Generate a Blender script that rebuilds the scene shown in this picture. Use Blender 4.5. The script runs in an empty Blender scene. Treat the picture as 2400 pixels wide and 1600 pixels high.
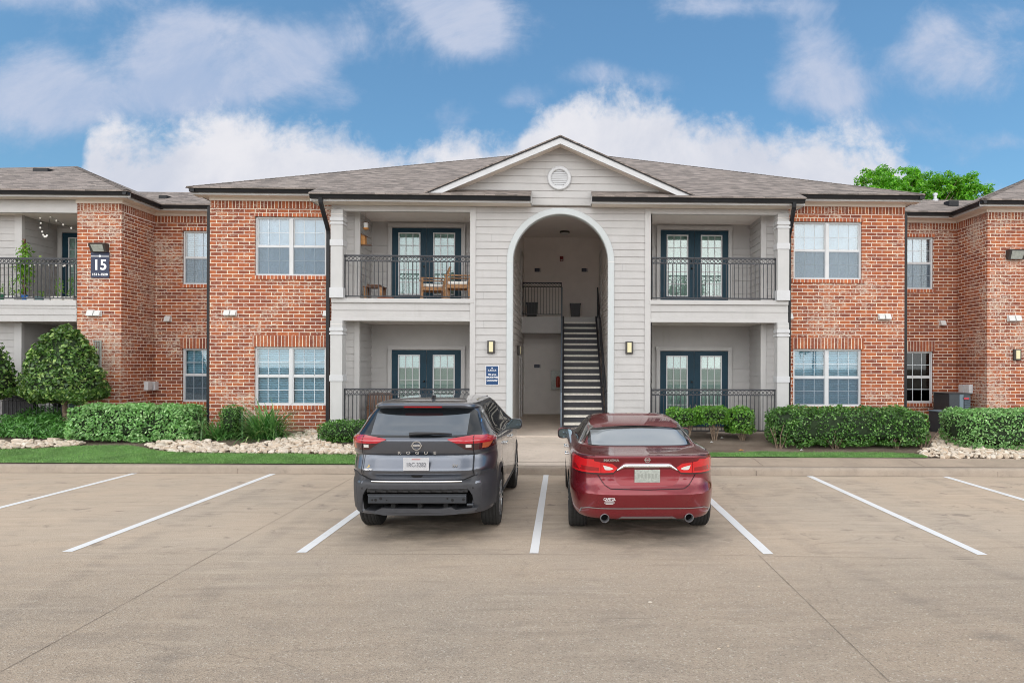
import bpy, bmesh, math, random
from math import sin, cos, tan, pi, radians, sqrt
from mathutils import Vector, Matrix, noise as mnoise
random.seed(7)
R = random.Random(11)
sc = bpy.context.scene
col = sc.collection

# ------------------------------------------------------------------ camera, world, sun
H, PSI, RHO, F, PX0, PY0 = 2.14, radians(1.6), radians(.19), 1600., 1365., 853.
cam = bpy.data.cameras.new('camera'); camo = bpy.data.objects.new('camera', cam); col.objects.link(camo)
cam.sensor_width = 36; cam.lens = 36*F/2400
cam.shift_x = -(PX0-1200)/2400; cam.shift_y = (PY0-800)/2400
cam.clip_start = .05; cam.clip_end = 3000
camo.matrix_world = Matrix.Translation((0, 0, H)) @ Matrix.Rotation(-PSI, 4, 'Z') @ Matrix.Rotation(pi/2, 4, 'X') @ Matrix.Rotation(RHO, 4, 'Z')
sc.camera = camo
sc.render.engine = 'CYCLES'
sc.cycles.max_bounces = 14; sc.cycles.diffuse_bounces = 9; sc.cycles.transparent_max_bounces = 24; sc.cycles.filter_width = 1.0
sc.view_settings.view_transform = 'Standard'; sc.view_settings.look = 'None'
sc.view_settings.exposure = -0.12; sc.view_settings.gamma = 1.0

SUN_EL, SUN_AZ = radians(48), radians(198)      # high, behind the camera, a little to the left
sl = bpy.data.lights.new('sun', 'SUN'); sl.energy = .7; sl.angle = radians(48); sl.color = (1, .97, .93)
so = bpy.data.objects.new('sun', sl); col.objects.link(so)
sdir = Vector((sin(SUN_AZ)*cos(SUN_EL), cos(SUN_AZ)*cos(SUN_EL), sin(SUN_EL)))
so.rotation_euler = sdir.to_track_quat('Z', 'Y').to_euler(); so.location = sdir*60

class NT:
    def __init__(s, tree): s.t = tree; s.n = tree.nodes; s.l = tree.links
    def new(s, typ, **kw):
        n = s.n.new(typ)
        for k, v in kw.items():
            if k == 'ins':
                for i, x in v.items(): s.put(n.inputs[i], x)
            else: setattr(n, k, v)
        return n
    def put(s, sock, x):
        if hasattr(x, 'is_linked') or isinstance(x, bpy.types.NodeSocket): s.l.new(x, sock)
        elif isinstance(x, bpy.types.Node): s.l.new(x.outputs[0], sock)
        else: sock.default_value = x
    def m(s, op, a, b=None, c=None, clamp=False):
        n = s.n.new('ShaderNodeMath'); n.operation = op; n.use_clamp = clamp
        s.put(n.inputs[0], a)
        if b is not None: s.put(n.inputs[1], b)
        if c is not None: s.put(n.inputs[2], c)
        return n.outputs[0]
    def sstep(s, x, a, b, lo=0., hi=1.):
        n = s.n.new('ShaderNodeMapRange'); n.interpolation_type = 'SMOOTHSTEP'
        for i, v in enumerate((x, a, b, lo, hi)): s.put(n.inputs[i], v)
        return n.outputs[0]
    def lin(s, x, a, b, lo=0., hi=1.):
        n = s.n.new('ShaderNodeMapRange')
        for i, v in enumerate((x, a, b, lo, hi)): s.put(n.inputs[i], v)
        return n.outputs[0]
    def noise(s, vec, scale, detail=3., rough=.5, dist=0., out=0):
        n = s.n.new('ShaderNodeTexNoise'); s.put(n.inputs['Vector'], vec)
        n.inputs['Scale'].default_value = scale; n.inputs['Detail'].default_value = detail
        n.inputs['Roughness'].default_value = rough; n.inputs['Distortion'].default_value = dist
        return n.outputs[out]
    def mix(s, fac, a, b, blend='MIX'):
        n = s.n.new('ShaderNodeMix'); n.data_type = 'RGBA'; n.blend_type = blend
        s.put(n.inputs[0], fac); s.put(n.inputs[6], a if not isinstance(a, tuple) else (*a[:3], 1)); s.put(n.inputs[7], b if not isinstance(b, tuple) else (*b[:3], 1))
        return n.outputs[2]
    def xyz(s, x, y, z):
        n = s.n.new('ShaderNodeCombineXYZ')
        for i, v in enumerate((x, y, z)): s.put(n.inputs[i], v)
        return n.outputs[0]

world = bpy.data.worlds.new('World'); sc.world = world; world.use_nodes = True
W = NT(world.node_tree); W.n.clear()
SKY = .1
sky = W.new('ShaderNodeTexSky', sky_type='NISHITA', sun_disc=False, sun_elevation=SUN_EL, sun_rotation=SUN_AZ)
sky.altitude = 100; sky.air_density = 1.0; sky.dust_density = .6; sky.ozone_density = 1.5
tc = W.new('ShaderNodeTexCoord'); dirv = tc.outputs['Generated']
sp = W.new('ShaderNodeSeparateXYZ', ins={0: dirv}); dx, dy, dz = sp.outputs
dyc = W.m('MAXIMUM', dy, .08)
s_ = W.m('DIVIDE', dx, dyc); t_ = W.m('DIVIDE', dz, dyc)
st = W.xyz(s_, t_, 0.)
n1 = W.noise(st, 4.2, 12., .62, .35); n2 = W.noise(st, 13.0, 9., .62, .3); n5 = W.noise(st, 30.0, 7., .62, .2); n4 = W.noise(W.xyz(W.m('MULTIPLY', s_, .75), t_, 4.), 7.0, 12., .66, .6)
# the cumulus bank behind the building: its top edge follows a height curve over the azimuth
bank = W.new('ShaderNodeFloatCurve'); cm = bank.mapping; cv = cm.curves[0]
pts = [(-400, 640), (150, 520), (205, 430), (235, 330), (330, 306), (600, 288), (760, 300), (870, 312), (960, 345), (1020, 330), (1080, 305), (1190, 325), (1240, 280),
       (1320, 230), (1400, 208), (1480, 206), (1555, 226), (1610, 266), (1700, 272), (1780, 290), (1900, 284), (2000, 292), (2080, 315), (2130, 350), (2180, 400), (2300, 440), (2600, 560), (2900, 640)]
P = [((p-1320)/1600, (853-q)/1600) for p, q in pts]
while len(cv.points) < len(P): cv.points.new(0, 0)
for cp, (a, b) in zip(cv.points, P): cp.location = ((a+1.2)/2.4, b); cp.handle_type = 'AUTO'
cm.update()
W.put(bank.inputs['Value'], W.m('DIVIDE', W.m('ADD', s_, 1.2), 2.4)); bank.inputs['Factor'].default_value = 1
hh = W.m('ADD', bank.outputs[0], W.m('MULTIPLY', W.m('SUBTRACT', n2, .5), .13))
hh = W.m('ADD', hh, W.m('MULTIPLY', W.m('SUBTRACT', n1, .5), .09)); hh = W.m('ADD', hh, W.m('MULTIPLY', W.m('SUBTRACT', n5, .5), .06))
front = W.sstep(dy, .1, .3)
bmask = W.m('MULTIPLY', W.sstep(W.m('SUBTRACT', hh, t_), -.016, .045), front)
# soft lilac puffs higher up: gaussian patches broken up by noise
puffs = [(60, 10, 170, 34, .8), (190, 12, 60, 24, .4), (110, 190, 80, 55, .7), (60, 250, 110, 60, .75), (230, 255, 90, 50, .7), (430, 140, 70, 75, .6), (520, 140, 120, 60, .85), (620, 130, 90, 55, .8), (730, 150, 70, 40, .7), (560, 200, 120, 45, .65), (420, 250, 80, 50, .55),
         (470, 60, 60, 30, .4), (1000, 15, 80, 28, .6), (1070, 45, 70, 55, 1.0), (1110, 85, 55, 45, .95), (830, 70, 60, 40, .35), (810, 245, 75, 32, .6), (860, 110, 50, 30, .3), (1060, 290, 45, 38, .7), (1250, 225, 45, 22, .5), (1400, 172, 55, 22, .7), (1560, 190, 50, 25, .55), (1190, 240, 40, 20, .4),
         (1620, 5, 80, 22, .6), (1700, 15, 60, 24, .5), (1880, 4, 70, 20, .6), (1910, 85, 55, 38, .8), (1930, 175, 75, 55, .85), (1860, 205, 70, 36, .7), (1990, 200, 50, 40, .5), (2180, 130, 80, 45, .5), (2280, 110, 90, 50, .55), (2340, 180, 70, 36, .6), (2200, 40, 45, 40, .45), (2390, 20, 60, 24, .4), (2385, 320, 55, 20, .6), (2100, 300, 60, 30, .4)]
acc = None
for (px, py, rx, ry, am) in puffs:
    a = W.m('MULTIPLY', W.m('SUBTRACT', s_, (px-1320)/1600), 1600/rx/1.3); b = W.m('MULTIPLY', W.m('SUBTRACT', t_, (853-py)/1600), 1600/ry/1.25)
    r2 = W.m('MULTIPLY_ADD', a, a, W.m('MULTIPLY', b, b))
    g = W.m('MULTIPLY', W.m('EXPONENT', W.m('MULTIPLY', r2, -.8)), am)
    acc = g if acc is None else W.m('ADD', acc, g)
fb = W.m('MULTIPLY_ADD', n1, .55, W.m('MULTIPLY_ADD', n4, .35, W.m('MULTIPLY', n5, .10)))
fb = W.m('MULTIPLY_ADD', W.m('SUBTRACT', fb, .5), 2.2, .5)
pm = W.m('MULTIPLY_ADD', W.m('MINIMUM', acc, 1.15), .52, fb)
pmask = W.m('MULTIPLY', W.sstep(pm, .56, 1.12, 0., .90), front)
# broad bright overcast behind the camera and overhead
n3 = W.noise(dirv, 2.6, 7., .55, .3)
back = W.m('MAXIMUM', W.sstep(dy, .35, -.15), W.sstep(dz, .46, .70))
obr = W.m('MULTIPLY', W.sstep(W.m('ADD', n3, W.m('MULTIPLY', back, .5)), .55, .85), back)
blue = W.mix(1., sky.outputs[0], (1.22, 1.68, 1.76), 'MULTIPLY')
k = 1/SKY
lowf = W.lin(t_, .22, .52, .74, 1.0); blue = W.mix(1., blue, W.xyz(lowf, W.m('MULTIPLY_ADD', lowf, .92, .08), W.m('MULTIPLY_ADD', lowf, .85, .15)), 'MULTIPLY')
bankc = W.mix(W.sstep(W.m('ADD', n1, W.m('MULTIPLY', W.m('SUBTRACT', hh, t_), -.8)), .25, .6), (.68*k, .72*k, .83*k), (.90*k, .90*k, .95*k))
c1 = W.mix(pmask, blue, W.mix(W.sstep(n4, .35, .7), (.46*k, .57*k, .79*k), (.63*k, .69*k, .85*k)))
c2 = W.mix(bmask, c1, bankc)
BK = W.mix(W.sstep(n3, .35, .65), (.85*k, .90*k, .98*k), (1.40*k, 1.40*k, 1.40*k))
lowb = W.m('MULTIPLY', W.sstep(dz, .75, .25), W.sstep(dy, .1, -.3)); BK = W.mix(lowb, BK, W.mix(1., BK, (2.7, 2.68, 2.6), 'MULTIPLY'))
c3 = W.mix(obr, c2, BK)
bg = W.new('ShaderNodeBackground', ins={'Color': c3, 'Strength': SKY})
wo = W.new('ShaderNodeOutputWorld', ins={0: bg})

# ------------------------------------------------------------------ helpers
def ray(px, py):
    u = (px-PX0)/F; v = -(py-PY0)/F
    c, s = cos(RHO), sin(RHO); u, v = u*c-v*s, u*s+v*c
    return sin(PSI)+u*cos(PSI), cos(PSI)-u*sin(PSI), v
def at(px, py, Y):                                   # point of the photograph on the plane at depth Y -> (X, Z)
    a, b, v = ray(px, py); t = Y/b
    return a*t, H+v*t
CURBY = lambda X: 13.2-.033*X                       # face of the kerb
def gz(X, Y):                                        # height of the planted ground
    d = Y-CURBY(X)-.2
    return .15+max(0, min(1, d/3.4))*.27
def gnd(px, py, fn=None):
    fn = fn or gz
    lo, hi = 3., 40.
    for _ in range(40):
        m = (lo+hi)/2; X, Z = at(px, py, m)
        if Z > fn(X, m): lo = m
        else: hi = m
    return at(px, py, lo)[0], lo

def tag(o, label=None, cat=None, group=None, kind=None):
    if label: o['label'] = label
    if cat: o['category'] = cat
    if group: o['group'] = group
    if kind: o['kind'] = kind
    return o
def thing(name, label, cat, loc=(0, 0, 0), group=None, rotz=0.):
    o = bpy.data.objects.new(name, None); col.objects.link(o); o.empty_display_size = .2
    o.location = loc; o.rotation_euler = (0, 0, rotz)
    return tag(o, label, cat, group)
def copy_tree(o, parent=None, label=None, loc=None, rotz=None):
    c = o.copy(); col.objects.link(c)
    if parent is not None: c.parent = parent
    if label: c['label'] = label
    if loc is not None: c.location = loc
    if rotz is not None: c.rotation_euler = (0, 0, rotz)
    for ch in [x for x in bpy.data.objects if x.parent == o]: copy_tree(ch, c)
    return c
def world_origin(o):
    v = Vector((0, 0, 0))
    while o is not None:
        v += Vector(o.location); o = o.parent
    return v

class MB:
    def __init__(s): s.v = []; s.f = []; s.mi = []; s.cur = 0
    def add(s, vs, fs):
        b = len(s.v); s.v += [tuple(p) for p in vs]; s.f += [tuple(b+i for i in f) for f in fs]; s.mi += [s.cur]*len(fs); return s
    def box(s, x0, x1, y0, y1, z0, z1):
        if x0 > x1: x0, x1 = x1, x0
        if y0 > y1: y0, y1 = y1, y0
        if z0 > z1: z0, z1 = z1, z0
        return s.add([(x0, y0, z0), (x1, y0, z0), (x1, y1, z0), (x0, y1, z0), (x0, y0, z1), (x1, y0, z1), (x1, y1, z1), (x0, y1, z1)],
                     [(0, 3, 2, 1), (4, 5, 6, 7), (0, 1, 5, 4), (1, 2, 6, 5), (2, 3, 7, 6), (3, 0, 4, 7)])
    def bbox(s, x0, x1, y0, y1, z0, z1, b=.008):       # box with chamfered long edges (all axes)
        if x0 > x1: x0, x1 = x1, x0
        if y0 > y1: y0, y1 = y1, y0
        if z0 > z1: z0, z1 = z1, z0
        bm = bmesh.new(); bmesh.ops.create_cube(bm, size=1)
        for v in bm.verts: v.co = ((x0+x1)/2+v.co.x*(x1-x0), (y0+y1)/2+v.co.y*(y1-y0), (z0+z1)/2+v.co.z*(z1-z0))
        bmesh.ops.bevel(bm, geom=bm.edges[:], offset=b, segments=2, affect='EDGES', profile=.6)
        s.frombm(bm); return s
    def frombm(s, bm, M=None):
        bm.verts.index_update()
        s.add([(M @ v.co if M else v.co) for v in bm.verts], [[v.index for v in f.verts] for f in bm.faces]); bm.free(); return s
    def quad(s, a, b, c, d): return s.add([a, b, c, d], [(0, 1, 2, 3)])
    def poly(s, pts): return s.add(pts, [tuple(range(len(pts)))])
    def prism(s, pts, d):                             # polygon (3d points) extruded along vector d
        n = len(pts); d = Vector(d); a = [Vector(p) for p in pts]; b = [p+d for p in a]
        return s.add(a+b, [tuple(range(n))[::-1], tuple(range(n, 2*n))]+[(i, (i+1) % n, n+(i+1) % n, n+i) for i in range(n)])
    def tube(s, p0, p1, r0, r1=None, n=8, caps=True):
        r1 = r0 if r1 is None else r1; p0 = Vector(p0); p1 = Vector(p1); d = (p1-p0)
        q = d.to_track_quat('Z', 'Y'); vs = []
        for p, r in ((p0, r0), (p1, r1)):
            for i in range(n): vs.append(p+q @ Vector((r*cos(2*pi*i/n), r*sin(2*pi*i/n), 0)))
        fs = [(i, (i+1) % n, n+(i+1) % n, n+i) for i in range(n)]
        if caps: fs += [tuple(range(n))[::-1], tuple(range(n, 2*n))]
        return s.add(vs, fs)
    def path(s, pts, r, n=8):                          # round bar along a polyline
        pts = [Vector(p) for p in pts]; vs = []; k = len(pts)
        for i, p in enumerate(pts):
            d = (pts[min(i+1, k-1)]-pts[max(i-1, 0)]).normalized(); q = d.to_track_quat('Z', 'Y')
            rr = r[i] if isinstance(r, (list, tuple)) else r
            vs += [p+q @ Vector((rr*cos(2*pi*j/n), rr*sin(2*pi*j/n), 0)) for j in range(n)]
        fs = [(i*n+j, i*n+(j+1) % n, (i+1)*n+(j+1) % n, (i+1)*n+j) for i in range(k-1) for j in range(n)]
        fs += [tuple(range(n))[::-1], tuple(range((k-1)*n, k*n))]
        return s.add(vs, fs)
    def bar(s, p0, p1, w, h, up=(0, 0, 1)):            # rectangular bar
        p0 = Vector(p0); p1 = Vector(p1); d = (p1-p0).normalized(); u = Vector(up); r = d.cross(u)
        if r.length < 1e-4: r = d.cross(Vector((0, 1, 0)))
        r.normalize(); u = r.cross(d).normalized(); vs = []
        for p in (p0, p1):
            for a, b in ((-1, -1), (1, -1), (1, 1), (-1, 1)): vs.append(p+r*a*w/2+u*b*h/2)
        return s.add(vs, [(3, 2, 1, 0), (4, 5, 6, 7), (0, 1, 5, 4), (1, 2, 6, 5), (2, 3, 7, 6), (3, 0, 4, 7)])
    def lathe(s, prof, c, axis='Z', n=24, caps=True):    # prof: list of (r, h)
        vs = []
        for r, h in prof:
            for i in range(n):
                a = 2*pi*i/n; p = (r*cos(a), r*sin(a), h)
                if axis == 'X': p = (p[2], p[0], p[1])
                if axis == 'Y': p = (p[0], p[2], p[1])
                vs.append((c[0]+p[0], c[1]+p[1], c[2]+p[2]))
        k = len(prof); fs = [(i*n+j, i*n+(j+1) % n, (i+1)*n+(j+1) % n, (i+1)*n+j) for i in range(k-1) for j in range(n)]
        if caps: fs += [tuple(range(n))[::-1], tuple(range((k-1)*n, k*n))]
        return s.add(vs, fs)
    def sphere(s, c, r, n=10, m=6):
        rx, ry, rz = r if isinstance(r, tuple) else (r, r, r)
        vs = [(c[0]+rx*sin(pi*j/m)*cos(2*pi*i/n), c[1]+ry*sin(pi*j/m)*sin(2*pi*i/n), c[2]+rz*cos(pi*j/m)) for j in range(m+1) for i in range(n)]
        return s.add(vs, [(j*n+i, j*n+(i+1) % n, (j+1)*n+(i+1) % n, (j+1)*n+i) for j in range(m) for i in range(n)])
    def mesh(s, name, mats, smooth=False, recalc=True, off=None):
        me = bpy.data.meshes.new(name)
        vs = s.v if off is None else [(p[0]-off[0], p[1]-off[1], p[2]-off[2]) for p in s.v]
        me.from_pydata(vs, [], s.f)
        mats = mats if isinstance(mats, (list, tuple)) else [mats]
        for m in mats: me.materials.append(m)
        if len(mats) > 1: me.polygons.foreach_set('material_index', s.mi)
        if recalc:
            bm = bmesh.new(); bm.from_mesh(me); bmesh.ops.recalc_face_normals(bm, faces=bm.faces[:]); bm.to_mesh(me); bm.free()
        if smooth: smooth_mesh(me, smooth)
        me.update(); return me
    def build(s, name, mats, parent=None, smooth=False, recalc=True, label=None, local=False):
        off = None if (parent is None or local) else world_origin(parent)
        o = bpy.data.objects.new(name, s.mesh(name, mats, smooth, recalc, off)); col.objects.link(o); o.parent = parent
        if label: o['label'] = label
        return o
def smooth_mesh(me, ang=True):
    me.polygons.foreach_set('use_smooth', [True]*len(me.polygons))
    if ang is not True:
        bm = bmesh.new(); bm.from_mesh(me)
        for e in bm.edges:
            if len(e.link_faces) == 2: e.smooth = e.calc_face_angle(0) < radians(ang)
        bm.to_mesh(me); bm.free()
def text_mesh(body, size, extrude=.002, align='CENTER', bold=0., xs=1.):
    c = bpy.data.curves.new('txt', 'FONT'); c.body = body; c.size = size; c.extrude = extrude; c.align_x = align; c.align_y = 'CENTER'; c.offset = bold; c.resolution_u = 3
    o = bpy.data.objects.new('txt', c); col.objects.link(o)
    dg = bpy.context.evaluated_depsgraph_get(); me = bpy.data.meshes.new_from_object(o.evaluated_get(dg))
    for v in me.vertices: v.co.x *= xs
    bpy.data.objects.remove(o); bpy.data.curves.remove(c)
    return me
def lettering(mb, body, size, loc, bold=0., xs=1., extrude=.002, align='CENTER', M=None):   # faces -Y by default
    me = text_mesh(body, size, extrude, align, bold, xs)
    T = Matrix.Translation(loc) @ (M or Matrix.Identity(4)) @ Matrix.Rotation(pi/2, 4, 'X')
    mb.add([T @ v.co for v in me.vertices], [tuple(p.vertices) for p in me.polygons]); bpy.data.meshes.remove(me)

# ------------------------------------------------------------------ materials
MATS = {}
def mat(name, base, rough=.6, metal=0., coat=0., spec=.5, var=0., vscale=8., bump=0., bscale=60., emit=None):
    m = bpy.data.materials.new(name); m.use_nodes = True; N = NT(m.node_tree)
    b = N.n['Principled BSDF']; b.inputs['Roughness'].default_value = rough; b.inputs['Metallic'].default_value = metal
    b.inputs['Coat Weight'].default_value = coat; b.inputs['Coat Roughness'].default_value = .04; b.inputs['Specular IOR Level'].default_value = spec
    g = N.new('ShaderNodeNewGeometry')
    base = (*base, 1)
    if var:
        n = N.noise(g.outputs['Position'], vscale, 4., .55)
        f = N.lin(n, .3, .7, 1-var, 1+var)
        N.put(b.inputs['Base Color'], N.mix(1., base, N.xyz(f, f, f), 'MULTIPLY'))
    else: b.inputs['Base Color'].default_value = base
    if bump:
        bn = N.new('ShaderNodeBump'); bn.inputs['Strength'].default_value = bump; bn.inputs['Distance'].default_value = .01
        N.put(bn.inputs['Height'], N.noise(g.outputs['Position'], bscale, 4., .6)); N.put(b.inputs['Normal'], bn)
    if emit: b.inputs['Emission Color'].default_value = (*emit[:3], 1); b.inputs['Emission Strength'].default_value = emit[3]
    MATS[name] = m; return m
SIDING = mat('siding_paint', (.45, .438, .432), .62, var=.05, vscale=2.5, bump=.08, bscale=30)
PASSLIT = mat('lightened_passage_paint', (.70, .665, .64), .6, var=.04, vscale=3)  # lighter copy of the siding paint; passage light put into the colour
STUCCO = mat('lightened_panel_paint', (.80, .745, .705), .7, var=.04, vscale=3)  # panel tone raised so the colour stands in for missing fill light
SOFFIT = mat('soffit_paint', (.76, .69, .625), .65, var=.04, vscale=3)
def weathered(m):
    N = NT(m.node_tree); b = N.n['Principled BSDF']; src = b.inputs['Base Color'].links[0].from_socket; g = N.new('ShaderNodeNewGeometry'); p = N.new('ShaderNodeSeparateXYZ', ins={0: g.outputs['Position']})
    u = N.m('ADD', p.outputs[0], p.outputs[1]); st_ = N.noise(N.xyz(N.m('MULTIPLY', u, 5.), N.m('MULTIPLY', p.outputs[2], .35), 0.), 2.2, 6., .65)
    c = N.mix(N.sstep(st_, .55, .78, 0., .30), src, N.mix(1., src, (.72, .68, .62), 'MULTIPLY'))
    sp_ = N.noise(g.outputs['Position'], 16., 5., .7); c = N.mix(N.sstep(sp_, .66, .76, 0., .3), c, N.mix(1., src, (.6, .55, .5), 'MULTIPLY')); N.put(b.inputs['Base Color'], c)
weathered(SIDING)
CAULK = mat('grey_caulk', (.30, .295, .295), .7)
TRIM = mat('trim_paint', (.48, .47, .465), .55, var=.04, vscale=3)
COLUMNP = mat('column_paint', (.49, .486, .484), .55, var=.04, vscale=4)
WHITE = mat('white_trim_paint', (.54, .545, .56), .5, var=.05, vscale=4)
ARCHW = mat('arch_trim_paint', (.50, .53, .54), .5, var=.03, vscale=3)
VINYL = mat('white_vinyl', (.60, .61, .625), .4, var=.03, vscale=6)
GUTTER = mat('black_gutter_metal', (.011, .012, .015), .45, spec=.35, var=.25, vscale=5)
RAILM = mat('black_painted_steel', (.028, .030, .038), .45, var=.2, vscale=20)
NAVY = mat('navy_door_paint', (.010, .042, .068), .5, spec=.25, var=.12, vscale=3)
DARK = mat('dark_interior', (.016, .018, .02), .8)
ROOM = mat('dim_room', (.10, .10, .10), .9)
BLIND = mat('blind_slats', (.43, .48, .52), .6); BLINDG = mat('door_blind_slats', (.50, .56, .53), .6)
CURTAIN = mat('pale_curtain', (.38, .45, .54), .8, var=.04, vscale=6)
BLACKP = mat('black_plastic', (.012, .012, .014), .45, var=.2, vscale=30)
SIGNB = mat('navy_sign_face', (.006, .014, .055), .4)
SIGNC = mat('blue_sign_face', (.004, .045, .14), .4)
LETTER = mat('white_lettering', (.85, .85, .87), .5)
LAMPG = mat('lamp_lens', (.62, .57, .36), .4, emit=(1, .86, .5, .12))
LAMPF = mat('bronze_metal', (.055, .050, .048), .45, metal=.3, var=.2, vscale=30)
FLOODG = mat('flood_lens', (.35, .37, .34), .25, var=.2, vscale=18)
TEAK = mat('teak_wood', (.33, .165, .065), .5, var=.35, vscale=14)
OLDWOOD = mat('brown_stained_wood', (.13, .055, .025), .5, var=.35, vscale=14)
CEDAR = mat('cedar_wood', (.52, .24, .07), .55, var=.25, vscale=12)
CUSHION = mat('cream_cushion_cloth', (.78, .76, .72), .9, var=.04, vscale=8, bump=.1, bscale=200)
PVC = mat('white_pvc', (.60, .60, .59), .45, var=.04, vscale=10)
METERG = mat('galvanised_box', (.62, .63, .65), .5, metal=.0, var=.1, vscale=14)
STAIRD = mat('stair_steel', (.040, .040, .050), .5, var=.2, vscale=10)
TREADC = mat('tread_concrete', (.80, .77, .70), .8, var=.12, vscale=18)
RAILBLUE = mat('rail_steel_blue', (.16, .20, .25), .35, metal=.3)
HVAC = mat('hvac_dark_steel', (.028, .036, .044), .45, var=.12, vscale=8)
HVACL = mat('hvac_edge_steel', (.13, .18, .22), .4)
REDTAG = mat('red_badge', (.42, .03, .05), .4)
ALARM = mat('alarm_red', (.20, .012, .015), .4)
BARK = mat('pale_bark', (.22, .16, .115), .9, var=.35, vscale=25, bump=.5, bscale=50)
EXTRED = mat('extinguisher_red', (.36, .035, .02), .35)
PLASTB = mat('blue_plastic_pot', (.012, .12, .40), .4)
PLASTG = mat('green_plastic_pot', (.012, .12, .06), .4)
PLASTT = mat('teal_plastic_pot', (.03, .11, .12), .4)
TERRA = mat('terracotta', (.40, .13, .05), .7, var=.15)
PTXT = mat('faded_plate_print', (.14, .145, .165), .6)
JOINT = mat('pavement_joint_fill', (.225, .182, .148), .9, var=.4, vscale=3)
GALV = mat('galvanised_flashing', (.45, .46, .47), .35, metal=.6)
BULB = mat('string_bulb_glass', (.85, .85, .82), .2, emit=(1, .95, .85, .25))

def newmat(name):
    m = bpy.data.materials.new(name); m.use_nodes = True; N = NT(m.node_tree)
    return m, N, N.n['Principled BSDF'], N.new('ShaderNodeNewGeometry')
def brickmat(name, soldier=False, dark=1.0, wash=1.0, L=.277, Hh=.0914, orange=0., zoff=0.):
    m, N, b, g = newmat(name)
    p = N.new('ShaderNodeSeparateXYZ', ins={0: g.outputs['Position']})
    u = N.m('ADD', p.outputs[0], p.outputs[1]); v = N.m('ADD', p.outputs[2], zoff)
    wob = N.noise(g.outputs['Position'], 14., 2.); wob = N.m('MULTIPLY', N.m('SUBTRACT', wob, .5), .007)
    u = N.m('ADD', u, wob); v = N.m('ADD', v, N.m('MULTIPLY', wob, .7))
    vec = N.xyz(v, u, 0.) if soldier else N.xyz(u, v, 0.)
    bt = N.new('ShaderNodeTexBrick', ins={'Vector': vec, 'Color1': (.37*dark, .098*dark, .036*dark, 1), 'Color2': (.165*dark, .040*dark, .026*dark, 1), 'Mortar': (.68, .58, .50, 1), 'Scale': 1., 'Mortar Size': .0090, 'Mortar Smooth': .2, 'Bias': -.15, 'Brick Width': L, 'Row Height': Hh})
    bt.offset = 0. if soldier else .5
    pos = g.outputs['Position']
    colr = N.mix(N.sstep(N.noise(pos, 5., 3.), .42, .66, 0., .6), bt.outputs[0], N.mix(1., bt.outputs[0], (1.35, 1.5, 1.35), 'MULTIPLY'))
    colr = N.mix(N.sstep(N.noise(pos, 26., 4., .65), .52, .72, 0., .55), colr, N.mix(1., colr, (.45, .42, .45), 'MULTIPLY'))
    # mortar smears left on the brick faces
    zone = N.sstep(N.noise(pos, .8, 4., .6), .30, .70)
    sm = N.noise(N.xyz(N.m('MULTIPLY', u, .55), v, 0.), 24., 5., .68, .6)
    smear = N.sstep(N.m('ADD', sm, N.m('MULTIPLY', N.m('SUBTRACT', zone, .5), .22)), .545, .655, 0., .74*wash)
    colr = N.mix(smear, colr, (.54, .44, .36))
    # soil splash near the ground, streaky and uneven
    gr = N.m('MULTIPLY', N.sstep(N.m('ADD', p.outputs[2], N.m('MULTIPLY', N.noise(N.xyz(N.m('MULTIPLY', u, 3.), N.m('MULTIPLY', v, .6), 0.), 3., 5., .65), 1.1)), 1.35, .75), .55)
    colr = N.mix(gr, colr, N.mix(.5, colr, (.17, .13, .11)))
    b.inputs['Roughness'].default_value = .85
    N.put(b.inputs['Base Color'], colr)
    bn = N.new('ShaderNodeBump', ins={'Strength': .6, 'Distance': .006, 'Height': N.m('ADD', N.m('SUBTRACT', 1., bt.outputs[1]), N.m('MULTIPLY', N.noise(pos, 70., 4.), .35))})
    N.put(b.inputs['Normal'], bn); MATS[name] = m; return m
BRICK = brickmat('red_brick')
BRICKW = brickmat('washed_red_brick', wash=1.15, dark=.86)
SOLDIER = brickmat('soldier_brick', True, dark=.95, wash=.25, L=.6, Hh=.0885)
SOLDTOP = brickmat('frieze_soldier_brick', True, dark=.85, wash=.8, L=.6, Hh=.0885)
HEADER = brickmat('header_brick', True, dark=1.25, wash=.1, L=.4, Hh=.094)

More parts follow.
